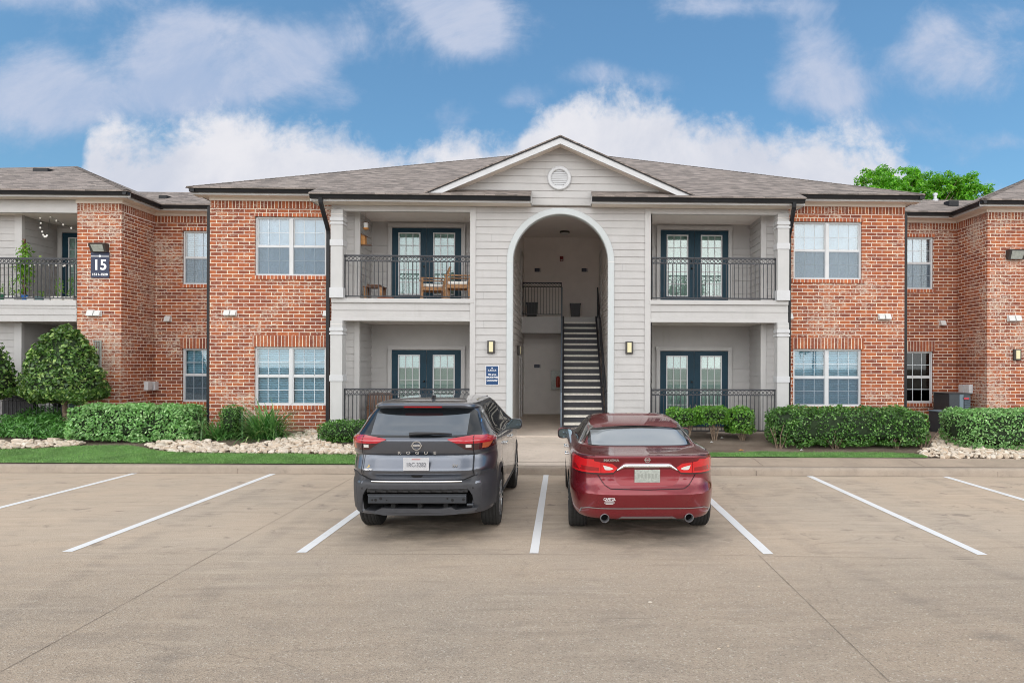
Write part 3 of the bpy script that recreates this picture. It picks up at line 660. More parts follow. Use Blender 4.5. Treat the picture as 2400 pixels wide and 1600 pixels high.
for s in (-1, 1):
    side = 'left' if s < 0 else 'right'
    # brick bay
    wx = span(s, 5.985, 7.775); bx = span(s, 5.62, 8.895)
    brickpart('brick_bay_wall', FRONT(17.5), *bx, .1, ZT, [(*wx, *UW), (*wx, *LW)])
    brickpart('brick_bay_side_wall', (FACEL if s < 0 else FACER)(sx(s, 8.895)), 17.5, 19.39, .1, ZT)
    band('soldier_course', bx[0]+.001, bx[1]-.001, 17.5, 6.055, ZT-.001, SOLDTOP, .004)
    band('brick_header_course', wx[0]-.03, wx[1]+.03, 17.5, UW[1], UW[1]+.088, HEADER)
    band('window_sill', wx[0]-.05, wx[1]+.05, 17.5, UW[0]-.092, UW[0]-.001, HEADER, .03)
    band('soldier_lintel', wx[0]-.05, wx[1]+.05, 17.5, LW[1], LW[1]+.285, SOLDIER)
    band('window_sill', wx[0]-.05, wx[1]+.05, 17.5, LW[0]-.092, LW[0]-.001, HEADER, .03)
    window(*wx, *UW, 17.5, 2, 'up', 'pale curtained window on the upper floor of the %s brick bay' % side)
    window(*wx, *LW, 17.5, 2, 'teal' if s < 0 else 'tealr', 'blue green window with slatted blinds on the ground floor of the %s brick bay' % side)
    # recessed brick wall between the bay and the wing
    rw = (-10.652, -9.912) if s < 0 else (9.850, 10.657)
    if s < 0: rwo = (-10.652, -9.86)
    else: rwo = (9.80, 10.657)
    brickpart('recessed_brick_wall', FRONT(19.39), *span(s, 8.895, 11.37), .1, ZT, [(*rwo, 4.33, 5.83), (*rwo, 1.05, 2.54)], BRICKW)
    r0, r1 = span(s, 8.895, 11.37)
    band('soldier_course', r0, r1, 19.39, 6.055, ZT-.001, SOLDTOP, .004)
    band('brick_header_course', rwo[0]-.03, rwo[1]+.03, 19.39, 5.83, 5.92, HEADER)
    band('window_sill', rwo[0]-.05, rwo[1]+.05, 19.39, 4.24, 4.329, HEADER, .03)
    band('soldier_lintel', rwo[0]-.05, rwo[1]+.05, 19.39, 2.54, 2.83, SOLDIER)
    band('window_sill', rwo[0]-.05, rwo[1]+.05, 19.39, .96, 1.049, HEADER, .03)
    window(*rwo, 4.33, 5.83, 19.39, 1, 'upn' if s < 0 else 'upnr', 'narrow upper window in the recessed brick wall')
    window(*rwo, 1.05, 2.54, 19.39, 1, 'tealn' if s < 0 else 'dk', 'narrow teal ground floor window' if s < 0 else 'narrow ground floor window with dark blinds')
    # return wall of the wing, facing the middle
    brickpart('wing_return_wall', (FACER if s < 0 else FACEL)(sx(s, 11.37)), 17.95, 19.39, .1, ZT, (), BRICKW)
    mm = MB(); Pm = (FACER if s < 0 else FACEL)(sx(s, 11.37)); mm.box(sx(s, 11.37), sx(s, 11.366), 17.951, 19.39, 6.055, ZT-.001); mm.build('soldier_course', SOLDTOP, B)
XWL = at(181, 600, 17.95)[0]
brickpart('wing_front_wall', FRONT(17.95), XWL, sx(-1, 11.37), .1, ZT)
band('soldier_course', XWL+.001, sx(-1, 11.37)-.001, 17.95, 6.055, ZT-.001, SOLDTOP, .004)
brickpart('wing_pier_side', FACEL(XWL), 17.95, 18.35, .1, ZT)
brickpart('wing_front_wall', FRONT(17.95), sx(1, 11.37), 17.5, .1, ZT)
band('soldier_course', sx(1, 11.37)+.001, 17.4, 17.95, 6.055, ZT-.001, SOLDTOP, .004)

# ---- centre: arched siding wall
AX, AZ, RO, RI = -.075, 4.668, 1.331, 1.18; RM = 1.25; XL, XR = -2.30, 2.15
m = MB(); Pm = FRONT(16.95); BASE = .36
def arcx(z): return sqrt(max(0, RM*RM-(max(z-AZ, 0))**2)) if z < AZ+RM else 0.
laps(m, Pm, .36, 6.02, XL, lambda z: AX-arcx(z), base=BASE, ns=4); laps(m, Pm, .36, 6.02, lambda z: AX+arcx(z), XR, base=BASE, ns=4)
sw_ = m.build('arch_siding_wall', SIDING, B)
buttjoints(Pm, XL, XR, .36, 5.9, 26, lambda a, z: abs(a-AX) < RO+.02 and z < AZ+RO+.05).build('caulk_line', CAULK, sw_)
m = MB()                                                    # arch surround with its straight legs
n = 48; ring = []
for i in range(n+1):
    a = pi*i/n; ring.append((cos(a), sin(a)))
prof = [(RO, 16.95), (RO, 16.915), (RO-.012, 16.905), (RI+.014, 16.905), (RI, 16.915), (RI, 17.13), (RI+.05, 17.13)]
vs = []; k = len(prof)
path = [(1, None)]+[(c, s_v) for c, s_v in ring]+[(-1, None)]
for (c, s_v) in [(1., 'b')]+[(c, s_) for c, s_ in ring]+[(-1., 'b')]:
    for r, y in prof:
        if s_v == 'b': vs.append((AX+r*c, y, .30))
        else: vs.append((AX+r*c, y, AZ+r*s_v))
m.add(vs, [(i*k+j, (i+1)*k+j, (i+1)*k+j+1, i*k+j+1) for i in range(n+2) for j in range(k-1)])
m.build('arch_surround', ARCHW, B, smooth=30)
m = MB()
for c in (-1, 1): m.box(AX+c*(RI-.003), AX+c*(RO+.003), 16.901, 16.906, AZ-.004, AZ+.004)
m.build('arch_joint', STUCCO, B)
# corner boards of the balconies
for x0, x1 in ((-2.311, -2.174), (2.020, 2.166)):
    m = MB(); m.bbox(x0, x1, 16.915, 17.02, .36, 6.01, .006); m.build('corner_board', TRIM, B)
# gable wall and louvred round vent
GA, GZ, GP = -.09, 7.652, .432
m = MB(); gx = lambda z: max(0., (7.50-z)/GP)
laps(m, FRONT(16.90), 6.065, 7.50, lambda z: GA-min(gx(z), 3.1), lambda z: GA+min(gx(z), 3.1), base=6.065, ns=3); m.box(GA-.80, GA+.80, 16.90, 16.96, 6.055, 6.065)
m.build('gable_siding_wall', SIDING, B)
vc = at(1311, 418, 16.88)
m = MB(); m.lathe([(.295, 0), (.295, -.03), (.275, -.05), (.225, -.05), (.205, -.035), (.205, -.01)], (vc[0], 16.885, vc[1]), 'Y', 40, caps=False); v = m.build('round_vent', WHITE, B, smooth=35)
m = MB()
for i in range(9):
    z = vc[1]-.18+i*.045; w = sqrt(max(0, .205**2-(z-vc[1])**2)); m.quad((vc[0]-w, 16.868, z-.018), (vc[0]+w, 16.868, z-.018), (vc[0]+w, 16.88, z+.022), (vc[0]-w, 16.88, z+.022))
m.build('louvre', WHITE, v)
# ---- passage behind the arch
PXL, PXR, PY1, PYB, PZC = -1.43, 1.275, 23.2, 24.45, 6.66; FB = .36
m = MB(); laps(m, FACER(PXL), FB, 5.3, 17.13, PYB, base=FB, lip=.02); m.quad((PXL, 17.13, 5.3), (PXL, PYB, 5.3), (PXL, PYB, PZC), (PXL, 17.13, PZC)); m.build('passage_side_wall', PASSLIT, B)
m = MB(); laps(m, FACEL(PXR), FB, 5.3, 17.13, PYB, base=FB, lip=.02); m.quad((PXR, 17.13, 5.3), (PXR, PYB, 5.3), (PXR, PYB, PZC), (PXR, 17.13, PZC)); m.build('passage_side_wall', PASSLIT, B)
m = MB(); m.quad((PXL, PYB, F2), (PXR, PYB, F2), (PXR, PYB, PZC), (PXL, PYB, PZC)); m.build('passage_back_wall', STUCCO, B)
m = MB(); laps(m, FRONT(PYB-.1), FB, 3.2, PXL, PXR, base=FB); m.build('passage_back_wall', PASSLIT, B)
m = MB(); m.box(PXL, PXR, 17.13, PYB, PZC, PZC+.1); m.build('passage_ceiling', STUCCO, B)
m = MB(); m.quad((AX-1.6, 17.14, 5.0), (AX-RI-.02, 17.14, 5.0), (AX-RI-.02, 17.14, PZC), (AX-1.6, 17.14, PZC)); m.build('arch_inner_wall', STUCCO, B)
m = MB(); m.box(PXL-.02, PXR+.02, 17.0, PYB+.1, -.05, FB); m.box(WX0, WX1, 16.9, 17.0, -.05, FB); structure(m.build('passage_floor', WALKC))
m = MB(); m.box(PXL, PXR, PY1, PYB, F2-.55, F2); m.build('landing', TRIM, B)
for x in (PXL, PXR):
    m = MB(); sgn = 1 if x < 0 else -1
    for y0, zt in ((22.55, 5.85),): m.box(x, x+sgn*.05, y0, y0+.10, F2 if x > 0 else F2, zt); m.box(x, x+sgn*.03, y0+1.0, y0+1.1, F2, zt); m.box(x, x+sgn*.04, y0, y0+1.1, zt, zt+.1)
    m.build('door_casing', TRIM, B)
m = MB(); m.box(PXL, PXL+.05, 22.0, 22.12, FB, 2.45); m.box(PXL, PXL+.05, 23.0, 23.1, FB, 2.45); m.box(PXL, PXL+.05, 22.0, 23.1, 2.45, 2.55); m.build('door_casing', TRIM, B)
# ---- stair
SXL, SXR, NR = .02, 1.075, 18; SY0, SY1 = 18.45, PY1; rise = (F2-FB)/NR; go = (SY1-SY0)/(NR-1)
m = MB(); sl_ = [(SXL-.05, SY0-.12, FB-.02), (SXL-.05, SY0-.12, FB+.12), (SXL-.05, SY1, F2+.03), (SXL-.05, SY1, F2-.30), (SXL-.05, SY0+.25, FB-.02)]
m.prism(sl_, (.045, 0, 0)); st = m.build('staircase', STAIRD, B)
m = MB(); m.prism([(SXR+.005, p[1], p[2]) for p in sl_], (.05, 0, 0)); m.build('stringer', STAIRD, st)
for i in range(NR):
    y = SY0+i*go; z = FB+i*rise
    if i < NR-1:
        m = MB(); m.bbox(SXL-.004, SXR+.004, y-.03, y+go+.005, z+rise-.055, z+rise, .006); m.build('tread', TREADC, st)
    if i < NR-1: m = MB(); m.box(SXL-.004, SXR+.004, y, y+.012, z, z+rise-.056); m.build('riser', STAIRD, st)
def srail(x, mt, posts):
    m = MB(); a = Vector((x, SY0-.05, FB+1.02)); b = Vector((x, SY1-.1, F2+.98)); m.bar(a, b, .045, .05); m.bar(a-Vector((0, 0, .42)), b-Vector((0, 0, .42)), .025, .03)
    for t in posts: p = a+(b-a)*t; m.box(x-.02, x+.02, p.y-.02, p.y+.02, p.z-1.02, p.z)
    return m.build('handrail', mt, st)
srail(SXR+.075, RAILM, (.0, .33, .66, 1.)); srail(SXL-.075, RAILBLUE, (.0, .33, .66, 1.))

# ---- balconies either side
def french_door(xa, xb, zt, zb, Y, handle_side, label, lower=False):
    cw = .105; m = MB()
    m.bbox(xa-cw, xa, Y-.045, Y, zb, zt+.02, .005); m.bbox(xb, xb+cw, Y-.045, Y, zb, zt+.02, .005); m.bbox(xa-cw-.01, xb+cw+.01, Y-.05, Y, zt+.02, zt+.125, .005)
    d = m.build('french_door', TRIM, B, label=label); xm = (xa+xb)/2
    for k in (0, 1):
        x0, x1 = (xa, xm-.004) if k == 0 else (xm+.004, xb); g0, g1 = x0+.185, x1-.185; gt, gb = zt-.135, zb+.26
        m = MB(); holed(m, FRONT(Y-.02), x0, x1, zb, zt, [(g0, g1, gb, gt)], .04); m.build('door_leaf', NAVY, d)
        m = MB(); w = .032; yy = Y-.032
        m.box(g0-w*.5, g0+w*.5, yy, yy+.02, gb, gt); m.box(g1-w*.5, g1+w*.5, yy, yy+.02, gb, gt); m.box(g0-w*.5, g1+w*.5, yy-.001, yy+.02, gt-w*.5, gt+w*.5); m.box(g0-w*.5, g1+w*.5, yy-.001, yy+.02, gb-w*.5, gb+w*.5)
        for t in (1/3, 2/3): m.box(g0+(g1-g0)*t-.009, g0+(g1-g0)*t+.009, yy+.004, yy+.016, gb, gt)
        for t in (.2, .4, .6, .8): m.box(g0, g1, yy+.005, yy+.015, gb+(gt-gb)*t-.009, gb+(gt-gb)*t+.009)
        m.build('glazing_frame', VINYL, d)
        m = MB(); m.box(g0, g1, Y-.012, Y-.008, gb, gt); m.build('pane', GLASS_DOOR, d)
        m = MB(); z = gt-.01; stop = gb
        if not lower and handle_side == -1 and k == 0: stop = gb+.42
        while z > stop: m.quad((g0-.01, Y+.02, z), (g1+.01, Y+.02, z), (g1+.01, Y+.026, z-.044), (g0-.01, Y+.026, z-.044)); z -= .047
        m.build('blind', BLINDG, d)
        m = MB(); m.box(g0-.05, g1+.05, Y+.25, Y+.26, gb, gt); m.build('room_behind', DARK, d)
    for z, r in ((zb+1.02, .032), (zb+1.22, .028)):
        m = MB(); m.lathe([(r, 0), (r, -.02), (r*.6, -.045), (r*.9, -.06), (r*.4, -.07)], (xm-.062*1, Y-.02, z), 'Y', 14); m.build('handle' if r > .03 else 'deadbolt', BLACKP, d)
    m = MB(); m.box(xa, xb, Y-.07, Y, zb-.03, zb); m.build('threshold', GUTTER, d)
    return d
def railing(x0, x1, Y, zt, zb, label, n=None, group='black steel balcony railings'):
    r = thing('balcony_railing', label, 'railing', ((x0+x1)/2, Y, zb), group); L = x1-x0; n = n or max(3, round(L/.104)); p = L/n; h = L/2
    for nm, z0, z1, w in (('top_rail', zt-.04, zt, .05), ('middle_rail', zt-.165, zt-.14, .03), ('bottom_rail', zb+.05, zb+.08, .03)):
        m = MB(); m.bbox(-h, h, -w/2, w/2, z0-zb, z1-zb, .004); m.build(nm, RAILM, r, local=True)
    m = MB(); m.box(-.0075, .0075, -.0075, .0075, zb+.08-zb, zt-.165-zb); b0 = m.mesh('baluster', RAILM)
    m = MB(); rr = .047; kk = 16; vs = []
    for ro in (rr, rr-.012):
        for y in (-.009, .009): vs += [(ro*cos(2*pi*i/kk), y, ro*sin(2*pi*i/kk)) for i in range(kk)]
    for i in range(kk):
        j = (i+1) % kk; m.f += [(i, j, kk+j, kk+i), (2*kk+i, 3*kk+i, 3*kk+j, 2*kk+j), (i, 2*kk+i, 2*kk+j, j), (kk+i, kk+j, 3*kk+j, 3*kk+i)]
    m.v = vs; m.mi = [0]*len(m.f); r0 = m.mesh('ring', RAILM)
    for i in range(n+1):
        if 0 < i < n:
            o = bpy.data.objects.new('baluster', b0); col.objects.link(o); o.parent = r; o.location = (-h+i*p, 0, 0)
        if i < n:
            o = bpy.data.objects.new('ring', r0); col.objects.link(o); o.parent = r; o.location = (-h+(i+.5)*p, 0, zt-.09-zb)
    for e in (-h+.012, h-.012): m = MB(); m.box(e-.012, e+.012, -.012, .012, zb+.05-zb, zt-.04-zb); m.build('end_post', RAILM, r, local=True)
    return r
def column(s, z0, z1, band_z, cap_z):
    a, b = span(s, 5.365, 5.655); y0, y1 = 16.85, 17.14; m = MB(); m.box(a, b, y0, y1, z0+.2, z1)
    c = m.build('column', COLUMNP, B)
    def collar(nm, zz0, zz1, w, mt=WHITE): q = MB(); q.bbox(a-w, b+w, y0-w, y1+w, zz0, zz1, .006); q.build(nm, mt, c)
    collar('column_base', z0, z0+.25, .022); collar('column_band', band_z, band_z+.15, .018); collar('capital', cap_z+.09, cap_z+.17, .02); collar('capital', cap_z, cap_z+.05, .022)
    q = MB()
    for z in (cap_z+.25,): 
        if z < z1-.03: q.box(a-.004, b+.004, y0-.004, y1+.004, z, z+.008)
    if q.v: q.build('column_groove', STUCCO, c)
for s in (-1, 1):
    side = 'left' if s < 0 else 'right'
    ox = span(s, 2.2, 5.2); YB = 18.75
    dx0, dx1 = (-4.664, -2.79) if s < 0 else (2.66, 4.537)
    for fl, top, nm in ((F1, 3.215, 'lower'), (F2, 6.02, 'upper')):
        m = MB(); laps(m, FRONT(YB), fl, fl+1.62, ox[0], ox[1], base=fl, lip=.019); m.quad((ox[0], YB, fl+1.62), (ox[1], YB, fl+1.62), (ox[1], YB, top), (ox[0], YB, top))
        m.build('balcony_back_wall', SIDING, B)
        m = MB(); laps(m, (FACER if s < 0 else FACEL)(sx(s, 5.2)), fl, top, 17.5, YB, base=fl, lip=.022); m.build('balcony_side_wall', SIDING, B)
        m = MB(); laps(m, (FACEL if s < 0 else FACER)(sx(s, 2.24)), fl, top, 17.0, YB, base=fl, lip=.014); m.build('balcony_side_wall', SIDING, B)
        c0, c1 = span(s, 5.2, 5.66); m = MB(); laps(m, FRONT(17.5), fl, top, c0, c1, base=fl, lip=.014); m.build('balcony_pier_wall', SIDING, B)
        c0, c1 = span(s, 5.13, 5.26); m = MB(); m.bbox(c0, c1, 17.46, 17.55, fl, top, .005); m.build('corner_board', TRIM, B)
        french_door(dx0, dx1, fl+2.08, fl+.02, YB-.024, -1 if s < 0 else 1, 'navy french doors of the %s %s balcony' % (nm, side), nm == 'lower')
    ax, bx_ = span(s, 2.24, 5.66)
    m = MB(); m.box(*span(s, 2.16, 5.66), 17.0, YB, 3.20, F2-.003); m.build('balcony_slab', STUCCO, B)
    m = MB(); m.box(*span(s, 2.16, 5.70), 16.9, YB, -.1, F1); m.build('patio_slab', KERB, B)
    f0, f1 = span(s, 2.175, 5.66)
    m = MB(); m.bbox(f0, f1, 16.905, 17.0, 3.63, F2, .01); m.build('balcony_edge_trim', TRIM, B)
    m = MB(); laps(m, FRONT(16.955), 3.27, 3.63, f0, f1, e=.18, base=3.27); m.build('balcony_edge_siding', SIDING, B)
    m = MB(); m.bbox(f0, f1, 16.93, 17.0, 3.185, 3.27, .008); m.build('balcony_edge_trim', TRIM, B)
    column(s, F1, 3.185, 1.70, 2.84); column(s, F2, 5.90, 5.015, 5.535)
    # header beam and ceiling
    m = MB(); m.box(f0, f1, 16.94, 17.06, 5.885, 6.02); m.build('header_beam', TRIM, B)
    m = MB(); m.box(*span(s, 2.2, 5.9), 17.06, YB, 6.0, 6.02); m.build('balcony_ceiling', STUCCO, B)
    i0, i1 = span(s, 2.24, 5.365)
    railing(i0, i1, 17.0, 4.815, F2-.01, 'long black ring topped railing of the upper %s balcony, %s' % (side, 'in front of the teak chairs' if s < 0 else 'with nothing standing behind it'))
    railing(i0, i1, 17.0, 1.525, F1, 'long black ring topped railing of the ground floor %s patio, behind the %s' % (side, 'grey car' if s < 0 else 'three trimmed bushes'))
railing(PXL+.04, -.06, PY1+.03, F2+1.17, F2+.02, 'short black railing on the stair landing inside the arch', group=None)

# ---- eaves
def eave(x0, x1, Yg, zg, Yw, zwall, end=(0, 0)):
    """gutter front at Yg with top zg; soffit back to the wall at Yw"""
    m = MB()
    pr = [(.0, .0), (.0, -.095), (-.02, -.11), (-.075, -.105), (-.095, -.06), (-.10, -.045), (-.118, -.03), (-.118, .0)]
    pts = [(x0, Yg+.118+p[0], zg+p[1]) for p in pr]; m.prism(pts, (x1-x0, 0, 0)); m.build('gutter', GUTTER, B)
    m = MB(); m.box(x0+.01, x1-.01, Yg+.119, Yg+.15, zg-.155, zg-.005); m.build('fascia_board', TRIM, B)
    m = MB(); m.box(x0+.01+end[0], x1-.01-end[1], Yg+.15, Yw, zg-.15, zg-.135); m.build('soffit', SOFFIT, B)
    if zwall: m = MB(); m.box(max(x0, zwall[1]), min(x1, zwall[2]), Yw-.035, Yw-.006, zwall[0], zg-.15); m.build('frieze_board', SOFFIT, B)
def downspout(pts, w=.075):
    m = MB()
    for i, (p, q) in enumerate(zip(pts, pts[1:])):
        d = (Vector(q)-Vector(p)).normalized()*.02; m.bar(Vector(p)-d*.4, Vector(q)+d*.4, w, w*.75, (0, -1, 0) if abs(d.y) < .018 else (0, 0, 1))
    return m.build('downspout', GUTTER, B)
YEB, ZEB, YEC, ZEC, SLP = 17.03, 6.455, 16.38, 6.175, .42
for s in (-1, 1):
    a, b = span(s, 5.95, 9.17); eave(a, b, YEB, ZEB, 17.5, (ZT-.005, *span(s, 5.62, 8.895)))
    a, b = span(s, 0, 0); x_out = -6.05 if s < 0 else 5.86; x_in = -.80 if s < 0 else .68
    eave(min(x_out, x_in), max(x_out, x_in), YEC, ZEC, 16.95, None)
    m = MB(); m.box(x_in-.005, x_in+.02 if s < 0 else x_in-.02, YEC+.13, 16.9, ZEC-.155, ZEC+.02); m.build('eave_end_board', TRIM, B)
    X = x_out; m = MB(); m.box(X, X+.02*s, YEC+.13, 17.03, ZEC-.155, ZEC+.0); m.prism([(X, YEC+.13, ZEC), (X, 17.03, ZEC), (X, 17.03, ZEC+.27)], (.02*s, 0, 0)); m.build('eave_end_board', TRIM, B)
    # side eave of the bay and the recess eave
    m = MB(); X = sx(s, 9.17); m.box(X, X-.12*s, YEB, 18.96, ZEB-.11, ZEB); m.build('gutter', GUTTER, B)
    m = MB(); m.box(*span(s, 8.896, 9.05), 17.501, 19.06, ZEB-.15, ZEB-.135); m.build('soffit', SOFFIT, B)
    a, b = span(s, 9.17, 10.95); eave(a, b, 18.92, 6.47, 19.39, (ZT-.005, *span(s, 8.895, 11.37)))
    # wing eaves: side facing the middle and the front
    X = sx(s, 10.94); m = MB(); pr = [(.0, .0), (.0, -.095), (.02, -.11), (.075, -.105), (.1, -.045), (.118, -.03), (.118, .0)]
    m.prism([(X+s*(.118-p[0]), 17.48, 6.47+p[1]) for p in pr], (0, 1.5, 0)); m.build('gutter', GUTTER, B)
    m = MB(); m.box(X+s*.119, X+s*.15, 17.6, 19.1, 6.315, 6.465); m.build('fascia_board', TRIM, B)
    m = MB(); m.box(X+s*.15, sx(s, 11.37), 17.951, 19.049, 6.32, 6.335); m.build('soffit', SOFFIT, B)
    m = MB(); m.box(sx(s, 11.335), sx(s, 11.365), 17.92, 19.35, ZT-.005, 6.32); m.build('frieze_board', SOFFIT, B)
    a, b = (-24, sx(-1, 10.94)) if s < 0 else (sx(1, 10.94), 24)
    eave(a, b, 17.48, 6.47, 17.95, (ZT-.005, XWL-.02 if s < 0 else sx(1, 11.37), sx(-1, 11.37) if s < 0 else 24), (0, .145) if s < 0 else (.145, 0))
    m = MB(); m.box(*span(s, 10.95, 11.37), 19.05, 19.385, 6.322, 6.333); m.build('soffit', SOFFIT, B)
    m = MB(); m.box(*span(s, 10.94, 11.365), 19.357, 19.384, ZT-.005, 6.321); m.build('frieze_board', SOFFIT, B)
xg = -5.80; downspout([(xg, 16.44, 6.08), (xg, 16.46, 5.97), (-5.945, 17.40, 5.50), (-5.945, 17.42, 5.40), (-5.945, 17.42, .45)], .085)
xg = 5.60; downspout([(xg, 16.44, 6.08), (xg, 16.46, 5.97), (5.80, 17.40, 5.50), (5.80, 17.42, 5.40), (5.80, 17.42, .45)], .085)
for s in (-1, 1):
    X = sx(s, 8.965); downspout([(sx(s, 9.11), 18.3, 6.36), (sx(s, 9.10), 18.3, 6.28), (X, 17.62, 6.10), (X, 17.60, 5.95), (X, 17.60, .45)], .08)

# ---- roofs
def roofplane(pts, name='roof', t=.035, parent=None, mt=None):
    m = MB(); m.prism(pts, (0, 0, -t)); return m.build(name, mt or SHINGLE, parent or B)
L, Rr = sx(-1, 9.21), sx(1, 9.17); ax = (L+Rr)/2; tt = (Rr-L)/2; apex = (ax, YEB+tt, ZEB+SLP*tt+.005); z0 = ZEB+.005
zc = z0-SLP*(YEB-YEC)
MR = roofplane([(L, YEB-.02, z0), (-6.06, YEB-.02, z0), (-6.06, YEC-.02, zc), (-.80, YEC-.02, zc), (-.80, 16.90, zc+SLP*.54), (.68, 16.90, zc+SLP*.54), (.68, YEC-.02, zc), (5.87, YEC-.02, zc), (5.87, YEB-.02, z0), (Rr, YEB-.02, z0), apex])
# the strip that would cross the gable gap is covered by the gable; side and back slopes
roofplane([(L, YEB-.02, z0), apex, (L, YEB+2*tt, z0)]); roofplane([(Rr, YEB-.02, z0), (Rr, YEB+2*tt, z0), apex])
roofplane([(L, YEB+2*tt, z0), apex, (Rr, YEB+2*tt, z0)])
for s in (-1, 1):
    e = 6.475; yr = 18.92+1.75; X0, X1 = sx(s, 6.5), sx(s, 15)
    roofplane([(X0, 18.90, e), (X1, 18.90, e), (X1, yr, e+SLP*1.77), (X0, yr, e+SLP*1.77)]); roofplane([(X0, yr, e+SLP*1.77), (X1, yr, e+SLP*1.77), (X1, yr+2, e), (X0, yr+2, e)])
    # wing hip roof
    c = sx(s, 10.92); t = 4.15; pk = (c+s*t, 17.46+t, 6.475+SLP*t); far = (s*26, 17.46+t, 6.475+SLP*t-(.35 if s < 0 else 0))
    wr = roofplane([(c, 17.46, 6.475), pk, far, (s*26, 17.46, 6.475)]); roofplane([(c, 17.46, 6.475), (c, 17.46+2*t, 6.475), pk]); roofplane([(c, 17.46+2*t, 6.475), (s*26, 17.46+2*t, 6.475), far, pk])
    if s < 0: WR = wr
    # ridge caps along the hips
    def caps(p, q):
        p, q = Vector(p), Vector(q); d = (q-p).normalized(); sd = d.cross(Vector((0, 0, 1))).normalized(); n = int((q-p).length/.14); m = MB()
        for i in range(n):
            a = p+d*(i*.14); b2 = a+d*.15; u0, u1 = .012, .005
            m.add([a+Vector((0, 0, u0)), b2+Vector((0, 0, u1)), b2+sd*.11+Vector((0, 0, u1-.033)), a+sd*.11+Vector((0, 0, u0-.033)), b2-sd*.11+Vector((0, 0, u1-.033)), a-sd*.11+Vector((0, 0, u0-.033))], [(0, 1, 2, 3), (0, 5, 4, 1)])
        m.build('ridge_cap', SHINGLE, B, recalc=False)
    caps((c, 17.46, 6.475), pk); caps((L if s < 0 else Rr, YEB-.02, z0), apex)
# gable roof over the arch, its rake boards and soffit
for s in (-1, 1):
    w = 3.27; yb = 20.3; lo = GZ-GP*w
    roofplane([(GA, 16.44, GZ), (GA+s*w, 16.44, lo), (GA+s*w, yb, lo), (GA, yb, GZ)], t=.03)
    m = MB(); a = .03/cos(math.atan(GP)); h = .155
    m.prism([(GA, 16.475, GZ-.045), (GA+s*(w-.10), 16.475, lo+.10*GP-.045), (GA+s*(w-.10), 16.475, lo+.10*GP-.045-h*.95), (GA, 16.475, GZ-.045-h)], (0, .03, 0)); m.build('rake_board', WHITE, B)
    m = MB(); m.prism([(GA, 16.452, GZ-.01), (GA+s*w, 16.452, lo-.01), (GA+s*w, 16.452, lo-.055), (GA, 16.452, GZ-.055)], (0, .02, 0)); m.build('drip_edge', GUTTER, B)
    m = MB(); m.quad((GA, 16.5, GZ-.16), (GA+s*w, 16.5, lo-.16), (GA+s*w, 16.95, lo-.16), (GA, 16.95, GZ-.16)); m.build('gable_soffit', SOFFIT, B)
# the eave strips either side of the gable gap keep their own shingles; fill between them is the gable wall
def roof_vent(px, py, Y, w, parent):
    X, Z = at(px, py, Y); m = MB(); m.prism([(X-w/2, Y, Z-.06), (X+w/2, Y, Z-.06), (X+w/2, Y, Z+.10), (X-w/2, Y, Z+.10)], (0, .3, .02)); return m.build('roof_vent', GUTTER, parent)
roof_vent(94, 402, 20.4, .42, WR); roof_vent(381, 466, 19.6, .22, B); roof_vent(2236, 478, 19.6, .28, B); roof_vent(1147, 381, 23.2, .30, MR); roof_vent(1475, 385, 23.2, .30, MR)
X, Z = at(2192, 466, 20.6); m = MB(); m.lathe([(.09, -.15), (.09, -.02), (.045, .0), (.045, .10), (.07, .10), (.07, .16), (.01, .19)], (X, 20.6, Z), n=14); m.build('vent_pipe', GALV, B)

# ---- left wing balcony
WY = 17.95; XE = -16.5
xcb = at(39, 600, 18.45)[0]
for fl, top, dn in ((F1, 3.19, 0), (F2, 6.02, 1)):
    m = MB(); laps(m, FRONT(18.45), fl, top, XE, xcb, base=fl); m.build('balcony_pier_wall', SIDING, B)
    m = MB(); m.bbox(xcb-.02, xcb+.17, 18.40, 18.5, fl, top, .005); m.build('corner_board', TRIM, B)
    m = MB(); laps(m, FACER(xcb+.1), fl, top, 18.45, 19.75, base=fl); m.build('balcony_side_wall', SIDING, B)
    m = MB(); laps(m, FRONT(19.75), fl, top, xcb, -11.4, base=fl, lip=.01); m.build('balcony_back_wall', SIDING, B)
    x0 = at(146, 600, 19.7)[0]; french_door(x0, x0+1.85, fl+2.05, fl+.02, 19.72, 0, 'navy french doors half hidden behind the brick pier of the left wing', True)
m = MB(); m.box(XE, XWL-.004, WY+.02, 19.75, 3.19, F2-.003); m.build('balcony_slab', STUCCO, B)
m = MB(); m.box(XE, XWL-.004, WY, 19.75, -.1, F1); m.build('patio_slab', KERB, B)
m = MB(); m.bbox(XE, XWL-.004, WY-.04, WY+.02, 3.60, F2, .01); m.build('balcony_edge_trim', TRIM, B)
m = MB(); laps(m, FRONT(WY), 3.19, 3.60, XE, XWL-.004, e=.17, base=3.19); m.build('balcony_edge_siding', SIDING, B)
m = MB(); m.box(XE, XWL-.004, WY, WY+.12, 5.99, 6.31); m.build('header_beam', TRIM, B)
m = MB(); m.box(XE, -11.4, WY+.12, 19.75, 6.02, 6.04); m.build('balcony_ceiling', STUCCO, B)
brickpart('wing_front_wall', FRONT(17.949), -27, XE, .1, ZT); brickpart('wing_pier_side', FACER(XE), 17.95, 19.75, .1, ZT)
railing(XE, XWL-.01, WY+.06, 4.835, F2-.01, 'black ring topped railing of the plant filled balcony beside the number 15 sign')
railing(XE, XWL-.01, WY+.06, 1.525, F1, 'black patio railing behind the round clipped tree at the far left')
